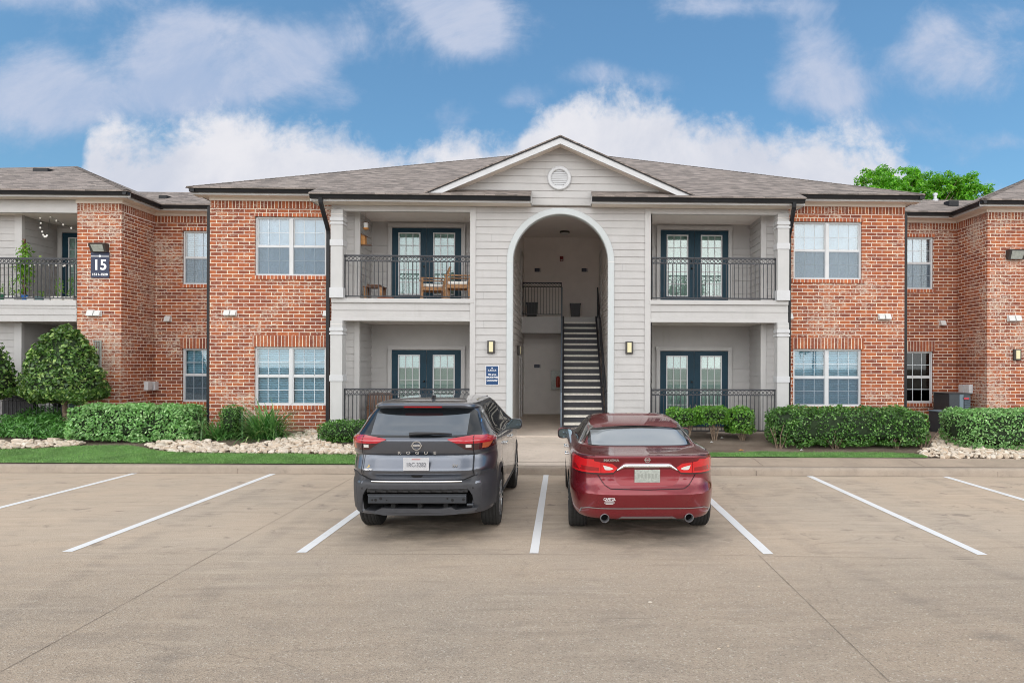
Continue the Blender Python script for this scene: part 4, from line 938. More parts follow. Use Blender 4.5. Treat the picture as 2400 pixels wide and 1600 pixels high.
# ------------------------------------------------------------------ things fixed to the building or standing on it
def Yat(px, X):                                            # depth at which the picture column px meets the plane x = X
    lo, hi = 8., 40.
    a, b, v = ray(px, 853); return X*b/a
def rectat(x0, y0, x1, y1, Y):
    a = at(x0, y1, Y); b = at(x1, y0, Y); return a[0], b[0], a[1], b[1]
def floodlight(x0, y0, x1, y1, label):
    Y = 17.95; a, b, z0, z1 = rectat(x0, y0, x1, y1, Y-.1); t = thing('flood_light', label, 'flood light', ((a+b)/2, Y, z0), 'flood lights on the brick piers')
    m = MB(); m.prism([(a, Y, z0+.03), (a, Y, z1), (a, Y-.16, z1), (a, Y-.19, z1-.03), (a, Y-.09, z0)], (b-a, 0, 0)); m.build('housing', LAMPF, t)
    m = MB(); w = b-a; m.quad((a+.05, Y-.192, z1-.045), (b-.05, Y-.192, z1-.045), (b-.07, Y-.097, z0+.015), (a+.07, Y-.097, z0+.015)); m.build('lens', FLOODG, t)
floodlight(212, 570, 250, 591, 'bronze wall flood light on the brick pier just above the number 15 sign')
floodlight(2363, 585, 2402, 608, 'bronze wall flood light on brick at the right edge of the building')
# number sign
Y = 17.95; a, b, z0, z1 = rectat(213, 591.5, 255.8, 651, Y-.02); w = b-a; h = z1-z0; cx = (a+b)/2
t = thing('building_number_sign', 'navy sign with a big white 15 on the brick pier', 'sign', (cx, Y, z0))
m = MB(); m.bbox(a, b, Y-.025, Y-.002, z0, z1, .004); m.build('sign_panel', SIGNB, t)
m = MB(); lettering(m, '15', h*.56, (cx, Y-.027, z0+h*.49), bold=.009, xs=.98); lettering(m, '1511-1528', h*.125, (cx, Y-.027, z0+h*.13), bold=.003, xs=1.12)
m.box(a, b, Y-.028, Y-.025, z0+h*.83, z0+h*.855); m.prism([(cx-.03, Y-.026, z0+h*.855), (cx+.03, Y-.026, z0+h*.855), (cx, Y-.026, z0+h*.91)], (0, -.002, 0)); m.prism([(cx-.03, Y-.026, z0+h*.83), (cx+.03, Y-.026, z0+h*.83), (cx, Y-.026, z0+h*.80)], (0, -.002, 0)); m.build('lettering', LETTER, t)
# smoke free sign
Y = 16.920; a, b, z0, z1 = rectat(1139.3, 857.5, 1167.5, 901, Y); w = b-a; h = z1-z0; cx = (a+b)/2
t = thing('notice_sign', 'small blue We are a SMOKE-FREE Community notice on the grey siding', 'sign', (cx, Y, z0))
m = MB(); m.box(a-.012, b+.012, Y-.006, Y+.0, z0-.012, z1+.012); m.build('sign_border', LETTER, t)
m = MB(); m.box(a, b, Y-.010, Y-.0062, z0, z1); m.build('sign_panel', SIGNC, t)
m = MB(); yy = Y-.011
lettering(m, 'We are a', h*.115, (cx, yy, z0+h*.545), bold=.0018); m.build('lettering', LETTER, t); m = MB(); lettering(m, 'SMOKE-FREE', h*.125, (cx, yy, z0+h*.395), bold=.0016, xs=.90); m.build('lettering', LETTER, t); m = MB(); lettering(m, 'Community', h*.125, (cx, yy, z0+h*.23), bold=.0016, xs=.98); m.build('lettering', LETTER, t)
m = MB()
for i, ch in enumerate('LAKES'): lettering(m, ch, h*.075, (cx+(i-2)*w*.15, yy, z0+h*.79), bold=.0015)
m.lathe([(.016, 0), (.016, -.002), (.001, -.002)], (cx, yy, z0+h*.885), 'Y', 12); m.box(cx-w*.36, cx+w*.36, yy-.001, yy, z0+h*.725, z0+h*.735); m.build('emblem', LETTER, t)
# wall lamps
def walllamp(cx, Y, z0, z1, w, label, M=None):
    t = thing('wall_lamp', label, 'lamp', (cx, Y, z0), 'rectangular wall lamps'); h = z1-z0
    if M: t.rotation_euler = (0, 0, M)
    m = MB(); m.bbox(-w/2, w/2, -.075, .0, 0, h, .012); m.build('lamp_frame', LAMPF, t, local=True)
    m = MB(); m.bbox(-w*.27, w*.27, -.095, -.07, h*.12, h*.9, .006); m.build('lamp_lens', LAMPG, t, local=True)
for x0, y0, x1, y1, Y, lb in ((1142, 798, 1160, 828, 16.94, 'bronze box lamp on grey siding above the blue notice'), (1466, 800, 1484, 829, 16.94, 'bronze box lamp on grey siding right of the arch'), (2376, 818, 2393, 844, 17.95, 'bronze box lamp on red brick at the far right')):
    a, b, z0, z1 = rectat(x0, y0, x1, y1, Y-.05); walllamp((a+b)/2, Y, z0, z1, b-a, lb)
Y = Yat(1213, PXL+.02); z0, z1 = at(1216, 832, Y)[1], at(1216, 809, Y)[1]; walllamp(PXL+.02, Y, z0, z1, .19, 'bronze box lamp on the left wall inside the arch', pi/2)
# dryer vent hoods
def hood(x0, y0, x1, y1, Y, label):
    a, b, z0, z1 = rectat(x0, y0, x1, y1, Y-.06); t = thing('vent_hood', label, 'vent', ((a+b)/2, Y, z0), 'white vent hoods on the brick')
    m = MB(); m.prism([(a+.005, Y, z0+.01), (a+.005, Y, z1), (a+.005, Y-.06, z1-.008), (a+.005, Y-.115, z0+.02), (a+.005, Y-.10, z0+.005)], (b-a-.01, 0, 0)); m.build('hood', PVC, t)
    m = MB(); m.box(a-.004, b+.004, Y-.012, Y, z0, z1+.012); m.build('flange', PVC, t)
for x0, y0, x1, y1, Y, lb in ((203, 727, 219, 741, 17.95, 'white vent hood on the brick below the number 15 sign, left one of two'), (220, 728, 235, 741, 17.95, 'white vent hood on the brick below the number 15 sign, right one of two'),
        (524, 727, 538, 740, 17.5, 'white vent hood on the left brick bay, left one of two'), (539.5, 727.5, 553, 740, 17.5, 'white vent hood on the left brick bay, right one of two'),
        (385, 741, 399, 754, 19.39, 'lone white vent hood on the left recessed brick wall'), (2204.5, 751, 2217, 763, 19.39, 'lone white vent hood on the right recessed brick wall'),
        (2060, 736, 2073.5, 749, 17.5, 'white vent hood on the right brick bay, left one of two'), (2075, 736, 2088.5, 749, 17.5, 'white vent hood on the right brick bay, right one of two'),
        (2364, 739, 2378.5, 753, 17.95, 'white vent hood on the far right brick, left one of two'), (2380, 739, 2394, 753, 17.95, 'white vent hood on the far right brick, right one of two'),
        (757, 728, 766.5, 742, 17.5, 'white vent hood beside the left downspout'), (1851, 735, 1859, 748, 17.5, 'white vent hood beside the right downspout')): hood(x0, y0, x1, y1, Y, lb)
# electrical boxes on the wing return walls
def elbox(px0, px1, y0, y1, X, sg, label):
    Ya, Yb = sorted((Yat(px0, X), Yat(px1, X))); z0, z1 = at(px0, y1, Ya)[1], at(px0, y0, Ya)[1]
    t = thing('electrical_box', label, 'electrical box', (X, (Ya+Yb)/2, z0), 'grey electrical boxes low on the brick'); m = MB(); m.bbox(X, X+sg*.11, Ya+.01, Yb-.01, z0, z1, .008); m.build('cabinet', METERG, t)
XW = sx(-1, 11.37)
elbox(337, 348, 894, 914, XW, 1, 'grey electrical box on the left brick return wall, nearer of two'); elbox(353, 365, 894, 914, XW, 1, 'grey electrical box on the left brick return wall, next to the corner')
XW = sx(1, 11.37)
elbox(2255, 2266.5, 901, 921, XW, -1, 'grey electrical box on the right brick return wall, next to the corner'); elbox(2268, 2281, 901, 921, XW, -1, 'grey electrical box on the right brick return wall, nearer of two')
# inside the passage
m = MB(); X, _ = at(1323.5, 545, 23.4); m.lathe([(.17, 0), (.17, -.05), (.15, -.06)], (X, 23.3, PZC), n=28); t = m.build('ceiling_lamp', LAMPF, None); tag(t, 'round flush lamp on the ceiling inside the arch', 'lamp')
m = MB(); m.lathe([(.15, -.055), (.15, -.085), (.10, -.11), (.01, -.115)], (X, 23.3, PZC), n=28); m.build('lamp_shade', PVC, t)
def plate(x0, y0, x1, y1, Y, lb):
    a, b, z0, z1 = rectat(x0, y0, x1, y1, Y); t = thing('unit_number_plate', lb, 'sign', ((a+b)/2, Y, z0), 'small dark unit number plates'); m = MB(); m.box(a, b, Y-.015, Y, z0, z1); m.build('plate', SIGNB, t)
    m = MB(); w = b-a
    for i in range(4): m.box(a+w*(.2+.16*i), a+w*(.2+.16*i+.1), Y-.017, Y-.0152, z0+(z1-z0)*.3, z0+(z1-z0)*.7)
    m.box(b+.03, b+.045, Y-.01, Y, z0-.01, z1+.01); m.build('lettering', PTXT, t)
plate(1253, 629, 1265, 637, PYB-.003, 'small dark number plate on the passage wall left of the fire alarm'); plate(1363, 629, 1375, 637, PYB-.003, 'small dark number plate on the passage wall right of the fire alarm'); plate(1252, 854, 1265, 861.5, PYB-.125, 'small dark number plate on the lower wall under the landing')
a, b, z0, z1 = rectat(1312, 601, 1320.5, 613, PYB); m = MB(); m.bbox(a, b, PYB-.06, PYB-.002, z0, z1, .01); t = m.build('fire_alarm', ALARM); tag(t, 'dark red fire alarm strobe on the wall inside the arch', 'alarm')
m = MB(); m.bbox(a+.03, b-.03, PYB-.075, PYB-.058, z0+.02, z0+.06, .005); m.build('strobe', PVC, t)
a, b, z0, z1 = rectat(1291, 868, 1318, 912, PYB-.2); t = thing('extinguisher_cabinet', 'grey cabinet holding a red fire extinguisher under the stairs', 'cabinet', ((a+b)/2, PY1, z0))
m = MB(); m.bbox(a, b, PYB-.30, PYB-.12, z0, z1, .012); m.build('cabinet', FLOODG, t)
m = MB(); m.lathe([(.07, .06), (.075, .1), (.075, .38), (.05, .44), (.02, .46)], ((a+b)/2+.05, PYB-.27, z0+.02), n=18); m.build('extinguisher', EXTRED, t, smooth=40)
def bin_(x0, y0, x1, y1, Y, lb):
    a, b, z0, z1 = rectat(x0, y0, x1, y1, Y); z0 = F2; z1 = F2+(b-a)*1.35; w = (b-a)/2; c = (a+b)/2; t = thing('waste_bin', lb, 'bin', (c, Y, z0), 'black bins on the landing'); m = MB(); k = .80
    vs = [(c-w*k, Y-w*k, z0), (c+w*k, Y-w*k, z0), (c+w*k, Y+w*k, z0), (c-w*k, Y+w*k, z0), (c-w, Y-w, z1), (c+w, Y-w, z1), (c+w, Y+w, z1), (c-w, Y+w, z1)]
    m.add(vs, [(0, 3, 2, 1), (0, 1, 5, 4), (1, 2, 6, 5), (2, 3, 7, 6), (3, 0, 4, 7)]); m.build('bin_body', BLACKP, t)
    m = MB(); m.box(c-w-.01, c+w+.01, Y-w-.01, Y-w+.015, z1-.04, z1); m.box(c-w-.01, c+w+.01, Y+w-.015, Y+w+.01, z1-.04, z1); m.box(c-w-.01, c-w+.015, Y-w+.015, Y+w-.015, z1-.04, z1); m.box(c+w-.015, c+w+.01, Y-w+.015, Y+w-.015, z1-.04, z1); m.build('rim', BLACKP, t)
bin_(1234, 704, 1260, 738, 23.75, 'tapered black bin on the landing behind the railing'); bin_(1336, 706, 1361, 739, 23.75, 'tapered black bin on the landing at the top of the stairs')

# teak chairs and small wooden pieces on the upper left balcony
def teak_chair(label, loc, rz, wood, cushion=True, group='teak chairs with cream cushions'):
    t = thing('armchair', label, 'chair', loc, group, rz)                     # faces -Y in its own frame
    for x in (-.29, .29):
        m = MB(); m.bar((x, -.30, 0), (x, -.30, .60), .05, .05); m.build('leg', wood, t, local=True)
        m = MB(); m.bar((x, .27, 0), (x, .24, .42), .05, .055); m.bar((x, .24, .40), (x, .42, .92), .05, .05); m.build('leg', wood, t, local=True)
        m = MB(); m.bbox(x-.035, x+.035, -.36, .32, .59, .62, .008); m.build('armrest', wood, t, local=True)
    m = MB(); m.bar((-.29, -.30, .33), (.29, -.30, .33), .03, .08); m.bar((-.29, .25, .33), (.29, .25, .33), .03, .08)
    for x in (-.29, .29): m.bar((x, -.30, .33), (x, .26, .33), .03, .08)
    for i in range(7): m.bar((-.27, -.26+i*.08, .375), (.27, -.26+i*.08, .375), .055, .018)
    m.build('seat', wood, t, local=True)
    m = MB(); m.bar((-.29, .26, .47), (.29, .26, .47), .03, .06); m.bar((-.29, .41, .90), (.29, .41, .90), .03, .07)
    for i in range(8): x = -.24+i*.0686; m.bar((x, .265, .48), (x, .40, .88), .045, .015, (0, -1, .3))
    m.build('backrest', wood, t, local=True)
    if cushion:
        m = MB(); m.bbox(-.27, .27, -.29, .24, .385, .465, .03); m.build('seat_cushion', CUSHION, t, smooth=50, local=True)
    return t
teak_chair('teak armchair with a cream seat cushion beside the upper left railing, side on', (-2.64, 17.45, F2), -pi/2+.06, TEAK)
teak_chair('teak armchair with a cream seat cushion standing behind its twin and turned to the front', (-3.42, 18.05, F2), -pi/2+.25, TEAK)
t = thing('side_table', 'low brown wooden side table on the upper left balcony', 'table', (-4.86, 17.75, F2))
for x in (-.2, .2):
    for y in (-.17, .17): m = MB(); m.bar((x, y, 0), (x, y, .34), .06, .06); m.build('leg', OLDWOOD if y > 0 else TEAK, t, local=True)
m = MB(); m.bbox(-.26, .26, -.22, .22, .34, .37, .008); m.bar((-.16, 0, .40), (.16, 0, .40), .3, .03); m.build('tabletop', OLDWOOD, t, local=True)
m = MB(); m.lathe([(.16, 0), (.21, .035), (.20, .04), (.15, .015), (.01, .015)], (-4.45, 17.22, F2), n=24); o = m.build('plant_saucer', TERRA, smooth=40); tag(o, 'shallow terracotta saucer on the upper left balcony floor', 'saucer')
teak_chair('brown stained wooden armchair on the ground floor patio behind the grey car', (-4.78, 17.95, F1), .25, OLDWOOD, False, None)
# bird house and feeder
Y = 17.62; a, b, z0, z1 = rectat(846, 548, 858, 573, Y); t = thing('bird_house', 'small cedar bird house on the wall of the upper left balcony', 'bird house', (a, Y, z0))
X = sx(-1, 5.2)+.005; m = MB(); m.prism([(X, Y-.02, z0), (X+.15, Y-.02, z0), (X+.15, Y-.02, z1-.06), (X, Y-.02, z1)], (0, .17, 0)); m.build('box', CEDAR, t)
m = MB(); m.prism([(X-.0, Y-.05, z1+.005), (X+.19, Y-.05, z1-.075), (X+.19, Y-.05, z1-.055), (X, Y-.05, z1+.025)], (0, .23, 0)); m.bar((X, Y+.05, z0-.01), (X+.30, Y+.05, z0-.01), .12, .015); m.build('roof', OLDWOOD, t)
a, b, z0, z1 = rectat(850, 520, 865, 537, 17.55); t = thing('bird_feeder', 'white and orange bird feeder hanging from the upper left balcony ceiling', 'bird feeder', ((a+b)/2, 17.55, z0)); c = ((a+b)/2, 17.55)
m = MB(); m.lathe([(.055, z0+.03), (.06, z1-.03), (.05, z1-.02)], (*c, 0), n=18); m.build('seed_tube', PVC, t, smooth=40)
m = MB(); m.lathe([(.02, z0-.02), (.07, z0+.0), (.075, z0+.03), (.02, z0+.035)], (*c, 0), n=18); m.build('tray', CEDAR, t); m = MB(); m.lathe([(.085, z1-.025), (.03, z1), (.005, z1+.01)], (*c, 0), n=18); m.tube((*c, z1), (*c, 6.0), .004, n=5); m.build('roof', OLDWOOD, t)

# left wing balcony: pots, climbing plant, string lights
def pot(px0, px1, py0, py1, Y, mt, lb, round_=False, zb=F2):
    a, b, z0, z1 = rectat(px0, py1, px1, py0, Y) if False else rectat(px0, py0, px1, py1, Y); z1 = zb+max(.09, z1-z0); c = (a+b)/2; w = (b-a)/2
    t = thing('planter', lb, 'planter', (c, Y, zb), 'pots and boxes along the railing'); m = MB()
    if round_: m.lathe([(w*.75, zb), (w*.98, z1-.02), (w*1.05, z1-.02), (w*1.05, z1), (w*.9, z1), (w*.85, z1-.03), (.01, z1-.03)], (c, Y, 0), n=20)
    else:
        m.box(a+.01, b-.01, Y-.09, Y+.09, zb, z1-.02); m.box(a, b, Y-.10, Y+.10, z1-.02, z1)
    m.build('container', mt, t); m = MB(); m.box(c-w*.8, c+w*.8, Y-.06, Y+.06, z1, z1+.006); m.build('potting_soil', SOIL, t); return t, (a, b, Y, z1)
YR = 18.2
POTS = [pot(-4, 11, 684, 699, YR, PLASTG, 'green plastic pot at the far left of the balcony railing', True), pot(16, 40, 687, 698, YR, PVC, 'white planter box between the green and blue pots'), pot(51, 66, 687, 700, YR, PLASTB, 'blue pot under the climbing plant', True),
        pot(68, 86, 690, 698, YR, PVC, 'short white planter box right of the blue pot'), pot(88, 106, 691, 700, YR, PLASTT, 'teal planter tub in the middle of the balcony railing'), pot(108, 123, 690, 698, YR, PVC, 'short white planter box right of the teal tub'), pot(125, 152, 689, 699, YR, CUSHION, 'cream planter box below the french door'), pot(156, 178, 690, 699, YR, CUSHION, 'cream planter box next to the brick pier')]
t = thing('string_lights', 'string of small white bulbs looping across the left wing balcony', 'string lights', (at(100, 520, 18.6)[0], 18.6, 5.9))
lp = [(86, 484), (88, 496), (94, 511), (95.5, 523), (94.5, 534), (99, 543), (101.5, 550.5), (104.5, 554.5), (108, 554.5), (110.5, 552), (112, 548), (113, 533), (118, 508), (116, 505), (132, 517), (148, 526.5), (167, 534.5), (182, 540)]
P3 = [Vector((at(x, y, 18.6)[0], 18.6, at(x, y, 18.6)[1])) for x, y in lp]; m = MB(); m.path(P3, .004, 5); m.build('wire', BLACKP, t)
bulb = [P3[i] for i in (1, 2, 3, 4, 5, 6, 7, 8, 9, 12, 14, 15, 16)]+[Vector((at(100, 493.5, 18.6)[0], 18.6, at(100, 493.5, 18.6)[1]))]
rl = [(57, 619), (71, 623), (81, 619.5), (93, 619), (115, 621), (131.5, 621.5), (148.5, 623), (152, 622), (168.5, 623)]
P4 = [Vector((at(x, y, 18.06)[0], 18.06, at(x, y, 18.06)[1])) for x, y in rl]; m = MB(); m.path(P4, .004, 5); m.build('wire', BLACKP, t)
for p in bulb+P4: m = MB(); m.sphere(p, (.022, .022, .028), 8, 5); m.build('bulb', BULB, t, smooth=True)
# ground floor patio of the left wing: barbecue, tub, kettle grill
t = thing('barbecue_grill', 'big black cart barbecue on the patio behind the low juniper', 'barbecue', (at(60, 950, 18.5)[0], 18.5, F1)); x0 = at(10, 900, 18.5)[0]; x1 = at(92, 900, 18.5)[0]
m = MB(); m.bbox(x0+.1, x1, 18.3, 18.8, F1+.12, F1+.72, .02); m.build('cabinet', BLACKP, t); m = MB(); n = 12; xa = x0; pr = [(18.27+.28*(1-cos(pi*i/n)), F1+.74+.26*sin(pi*i/n)) for i in range(n+1)]; m.prism([(x0, y, z) for y, z in pr], (x1-x0, 0, 0)); m.build('lid', BLACKP, t, smooth=40)
m = MB(); m.tube((x0+.15, 18.24, F1+.86), (x1-.15, 18.24, F1+.86), .018); m.build('lid_handle', METERG, t)
a, b, z0, z1 = rectat(88, 946, 126, 978, 18.4); m = MB(); m.bbox(a, b, 18.4, 18.7, F1, z1, .02); o = m.build('storage_tub', PVC); tag(o, 'white plastic tub beside the black barbecue on the patio', 'tub')
c = at(141, 943, 18.35); m = MB(); m.sphere((c[0], 18.35, c[1]), (.18, .18, .13), 20, 12); o = m.build('kettle_grill', BLACKP, smooth=True); tag(o, 'small round black kettle grill right of the white tub', 'barbecue')
m = MB()
for q in (-.12, 0, .12): m.bar((c[0]+q*.5, 18.35+.1*(q == 0), c[1]-.1), (c[0]+q*1.4, 18.35+.16*(q == 0), F1), .02, .02)
m.build('leg', METERG, o)
# small trellis panel on the pier behind the round tree
a, b, z0, z1 = rectat(219, 798, 238, 838, 17.93); m = MB(); m.box(a, b, 17.90, 17.94, z1-.02, z1); m.box(b-.025, b, 17.90, 17.94, z0-.3, z1-.02)
for i in range(4): x = a+(b-a)*(i+.3)/4.6; m.box(x, x+.012, 17.91, 17.93, z0-.3, z1-.02)
for i in range(4): m.box(a, b-.025, 17.915, 17.925, z0+i*.11, z0+i*.11+.01)
o = m.build('wall_trellis', FLOODG); tag(o, 'small grey metal trellis on the brick behind the round tree', 'trellis')
# air conditioners
def condenser(x0, x1, y0, y1, z0, z1, lb, badge=False):
    t = thing('air_conditioner', lb, 'air conditioner', ((x0+x1)/2, (y0+y1)/2, z0), 'dark air conditioning units'); m = MB(); m.bbox(x0, x1, y0, y1, z0, z1-.03, .02); m.build('casing', HVAC, t)
    m = MB(); m.bbox(x0-.02, x1+.03, y0-.02, y1+.02, z1-.032, z1, .01); m.build('top_cover', HVACL if not badge else HVAC, t); m = MB(); xa = x0 if not badge else x0+(x1-x0)*.70; n = int((z1-z0-.1)/.055)
    for i in range(n): z = z0+.05+i*.055; m.prism([(xa+.01, y0-.002, z), (xa+.01, y0-.022, z+.012), (xa+.01, y0-.002, z+.03)], (x1-xa-.02, 0, 0))
    m.build('louvre_panel', HVACL if badge else HVAC, t)
    if badge: m = MB(); m.box(x1-.20, x1-.06, y0-.034, y0-.022, z1-.17, z1-.115); m.build('badge', REDTAG, t); m = MB(); m.box(x0+(x1-x0)*.48, x0+(x1-x0)*.66, y0-.006, y0, z0, z1-.04); m.build('corner_panel', HVACL, t)
a, b, z0, z1 = rectat(2187, 921, 2275, 968, 18.1); a = at(2187, 940, 18.9)[0]; condenser(a, b, 18.1, 18.9, .38, z1, 'taller dark air conditioner with a red badge beside the recessed wall', True)
a, b, z0, z1 = rectat(2172, 964, 2260, 1026, 17.0); a = at(2176, 980, 17.75)[0]; condenser(a, b, 17.0, 17.75, .40, z1, 'lower dark louvred air conditioner in the gap between the two right hedges')
# ------------------------------------------------------------------ planting
import numpy as np
RG = np.random.default_rng(5)
def npmesh(name, V, Fq, mt, parent=None):
    me = bpy.data.meshes.new(name); nf, k = Fq.shape
    me.vertices.add(len(V)); me.vertices.foreach_set('co', V.astype(np.float32).ravel()); me.loops.add(nf*k); me.loops.foreach_set('vertex_index', Fq.astype(np.int32).ravel())
    me.polygons.add(nf); me.polygons.foreach_set('loop_start', np.arange(0, nf*k, k, dtype=np.int32)); me.polygons.foreach_set('loop_total', np.full(nf, k, dtype=np.int32)); me.materials.append(mt); me.update(calc_edges=True); me.validate()
    o = bpy.data.objects.new(name, me); col.objects.link(o); o.parent = parent
    if parent is not None: o.matrix_parent_inverse = Matrix.Translation(-world_origin(parent))
    return o
def unit(a): return a/np.maximum(1e-9, np.linalg.norm(a, axis=1, keepdims=True))
def leaves(name, pts, nrm, size, aspect, mt, parent=None, rnd=.9, droop=.0, jit=.35):
    n = len(pts); N = unit(nrm+rnd*RG.normal(size=(n, 3))); d = unit(np.cross(N, RG.normal(size=(n, 3)))); d[:, 2] -= droop; d = unit(d); s = unit(np.cross(d, N)); N = np.cross(s, d)
    L = size*(1+jit*RG.uniform(-1, 1, (n, 1))); Wd = L*aspect
    V = np.stack([pts-d*L*.5, pts+s*Wd*.5+N*L*.10-d*L*.06, pts+d*L*.5-N*L*.06, pts-s*Wd*.5+N*L*.10-d*L*.06], 1).reshape(-1, 3)
    i = np.arange(n)[:, None]*4; Fq = np.concatenate([i+np.array([[0, 1, 2]]), i+np.array([[0, 2, 3]])], 1).reshape(-1, 3)
    return npmesh(name, V, Fq, mt, parent)
def lump(p, f, a, seed=0.):
    return np.array([a*mnoise.noise(Vector((q[0]*f+seed, q[1]*f, q[2]*f))) for q in p])
def rbox(n, hx, hy, hz, e=5., bottom=False):
    """points and normals on a rounded box, roughly even by area"""
    A = np.array([hy*hz, hy*hz, hx*hz, hx*hz, hx*hy, hx*hy*(1. if bottom else .15)]); f = RG.choice(6, n, p=A/A.sum()); u = RG.uniform(-1, 1, (n, 3)); ax = f//2; sg = np.where(f % 2 == 0, 1., -1.); ax = np.array([0, 0, 1, 1, 2, 2])[f]; sg = np.array([1, -1, 1, -1, 1, -1])[f]
    u[np.arange(n), ax] = sg; k = (np.abs(u)**e).sum(1)**(1/e); h = np.array([hx, hy, hz]); p = u/k[:, None]*h; nn = unit(np.sign(u)*np.abs(u/k[:, None])**(e-1)/h); return p, nn
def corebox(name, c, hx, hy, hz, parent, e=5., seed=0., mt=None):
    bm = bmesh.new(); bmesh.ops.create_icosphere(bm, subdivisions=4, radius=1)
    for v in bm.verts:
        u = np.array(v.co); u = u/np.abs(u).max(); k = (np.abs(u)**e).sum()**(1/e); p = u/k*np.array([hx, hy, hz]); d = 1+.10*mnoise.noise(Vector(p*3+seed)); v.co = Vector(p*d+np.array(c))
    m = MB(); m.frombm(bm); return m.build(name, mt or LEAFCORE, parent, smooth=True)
def hedge(name, label, cat, x0, x1, y0, y1, z0, z1, n, size, mt, aspect=.55, e=7., amp=.05, stems=(), group=None, skirt=0., freq=2.6):
    c = np.array([(x0+x1)/2, (y0+y1)/2, (z0+z1)/2]); hx, hy, hz = (x1-x0)/2, (y1-y0)/2, (z1-z0)/2; t = thing(name, label, cat, (c[0], c[1], gz(c[0], c[1])), group); sd = RG.uniform(0, 50)
    p, nn = rbox(n, hx, hy, hz, e, True); q = p+c; off = lump(q, freq, amp*2, sd)+lump(q, freq*3.3, amp, sd+9); inn = RG.uniform(0, 1, n)**1.5*.13; hole = lump(q, 5.2, 1., sd+33); kp = hole+RG.normal(size=n)*.12 > -.34; q, nn, off, inn = q[kp], nn[kp], off[kp], inn[kp]
    q = q+nn*(off-inn)[:, None]
    if skirt:                                             # ragged lower edge
        cut = z0+skirt*(.5+lump(q*np.array([1, 1, 0]), 2.2, 1., sd+20)); keep = q[:, 2] > cut; q, nn = q[keep], nn[keep]
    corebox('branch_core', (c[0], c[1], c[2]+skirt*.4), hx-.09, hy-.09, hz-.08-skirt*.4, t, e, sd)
    leaves('foliage', q, nn, size, aspect, mt, t, rnd=.85)
    for (sx_, sy_, k) in stems:
        zb = gz(sx_, sy_)-.03; m = MB()
        for i in range(k):
            a = R.uniform(0, 6.28); r = R.uniform(.06, .32); top = Vector((sx_+r*cos(a)*1.2, sy_+r*sin(a)*.6, z0+.25+.3*R.random())); b0 = Vector((sx_+.05*cos(a), sy_+.04*sin(a), zb)); md = b0.lerp(top, .5)+Vector((R.uniform(-.04, .04), 0, .03)); m.path([b0, md, top], [.013, .009, .005], 6)
        m.build('stem', BARK, t, smooth=40)
    return t
def pxbox(px0, px1, pyf, Yf):                             # world x range at depth Yf
    return at(px0, pyf, Yf)[0], at(px1, pyf, Yf)[0]
# left hedge
Yf = gnd(310, 1040)[1]; a, b = at(145, 1000, Yf)[0], at(487, 1000, Yf+.9)[0]
hedge('hedge', 'long pale green clipped hedge below the left brick wing', 'hedge', a, b, Yf, Yf+.95, gz(0, Yf)-.02, at(310, 951, Yf)[1], 17000, .072, LEAF_PALE, e=10., amp=.035, skirt=.12, stems=[(a+.5, Yf+.5, 4), (b-.6, Yf+.5, 4)])
# hedge behind the grey car
Yf = gnd(790, 1041)[1]; a, b = at(744, 1000, Yf+.3)[0], at(905, 1000, Yf)[0]
hedge('hedge', 'low rounded dark green hedge just left of the grey car', 'hedge', a, b, Yf, Yf+1.15, gz(0, Yf)-.02, at(800, 990, Yf)[1], 6500, .052, LEAF_DARK, e=4.2, amp=.04, skirt=.06)
# small topiary by the brick
a, b, z0, z1 = rectat(519, 948, 569, 1012, 16.5)
hedge('topiary_shrub', 'small clipped dark bush against the left brick bay', 'bush', a, b, 16.2, 16.8, .38, z1, 2600, .045, LEAF_DARK, e=3.6, amp=.04)
# long right hedge
Yf = gnd(2000, 1052)[1]; a, b = at(1800, 1000, Yf+.7)[0], at(2190, 1000, Yf)[0]; xs_ = [gnd(p, 1048)[0] for p in (1822, 1955, 2096, 2160)]
hedge('hedge', 'long dark green hedge with bare stems under the right brick bay', 'hedge', a, b, Yf-.10, Yf+1.2, gz(0, Yf)+.02, at(2000, 960, Yf-.1)[1], 21000, .056, LEAF_DARK, e=6.5, amp=.06, skirt=.13, stems=[(x, Yf+.10, 7) for x in xs_])
# far right pale hedge
Yf = gnd(2320, 1060)[1]; a, b = at(2208, 1000, Yf+1.)[0], at(2560, 1000, Yf)[0]
hedge('hedge', 'pale green clipped hedge at the right edge, behind the white rocks', 'hedge', a, b, Yf-.05, Yf+1.3, gz(0, Yf)+.0, at(2320, 963, Yf-.05)[1], 15000, .058, LEAF_PALE, e=8., amp=.03, skirt=.16)
# three trimmed bushes right of the red car
Yf = 15.7
for (p0, p1, t0, lo, n, lb, st) in ((1566, 1642, 950, 1004, 3600, 'left of the three flat topped bushes behind the red car', 1608), (1640, 1716, 946, 1000, 3600, 'middle flat topped bush behind the red car, on bare forked stems', 1675), (1713, 1774, 949, 1024, 3600, 'right of the three flat topped bushes, leafy almost to the soil', 1741)):
    a, b = pxbox(p0, p1, 980, Yf); zt = at(p0, t0+9, Yf)[1]; zl = at(p0, lo, Yf)[1]
    hedge('bush', lb, 'bush', a, b, Yf, Yf+.85, zl, zt, n, .058, LEAF_MID, e=5.5, amp=.045, stems=[(at(st, 1000, Yf+.3)[0], Yf+.3, 9)], group='three trimmed bushes beside the red car', skirt=.10)
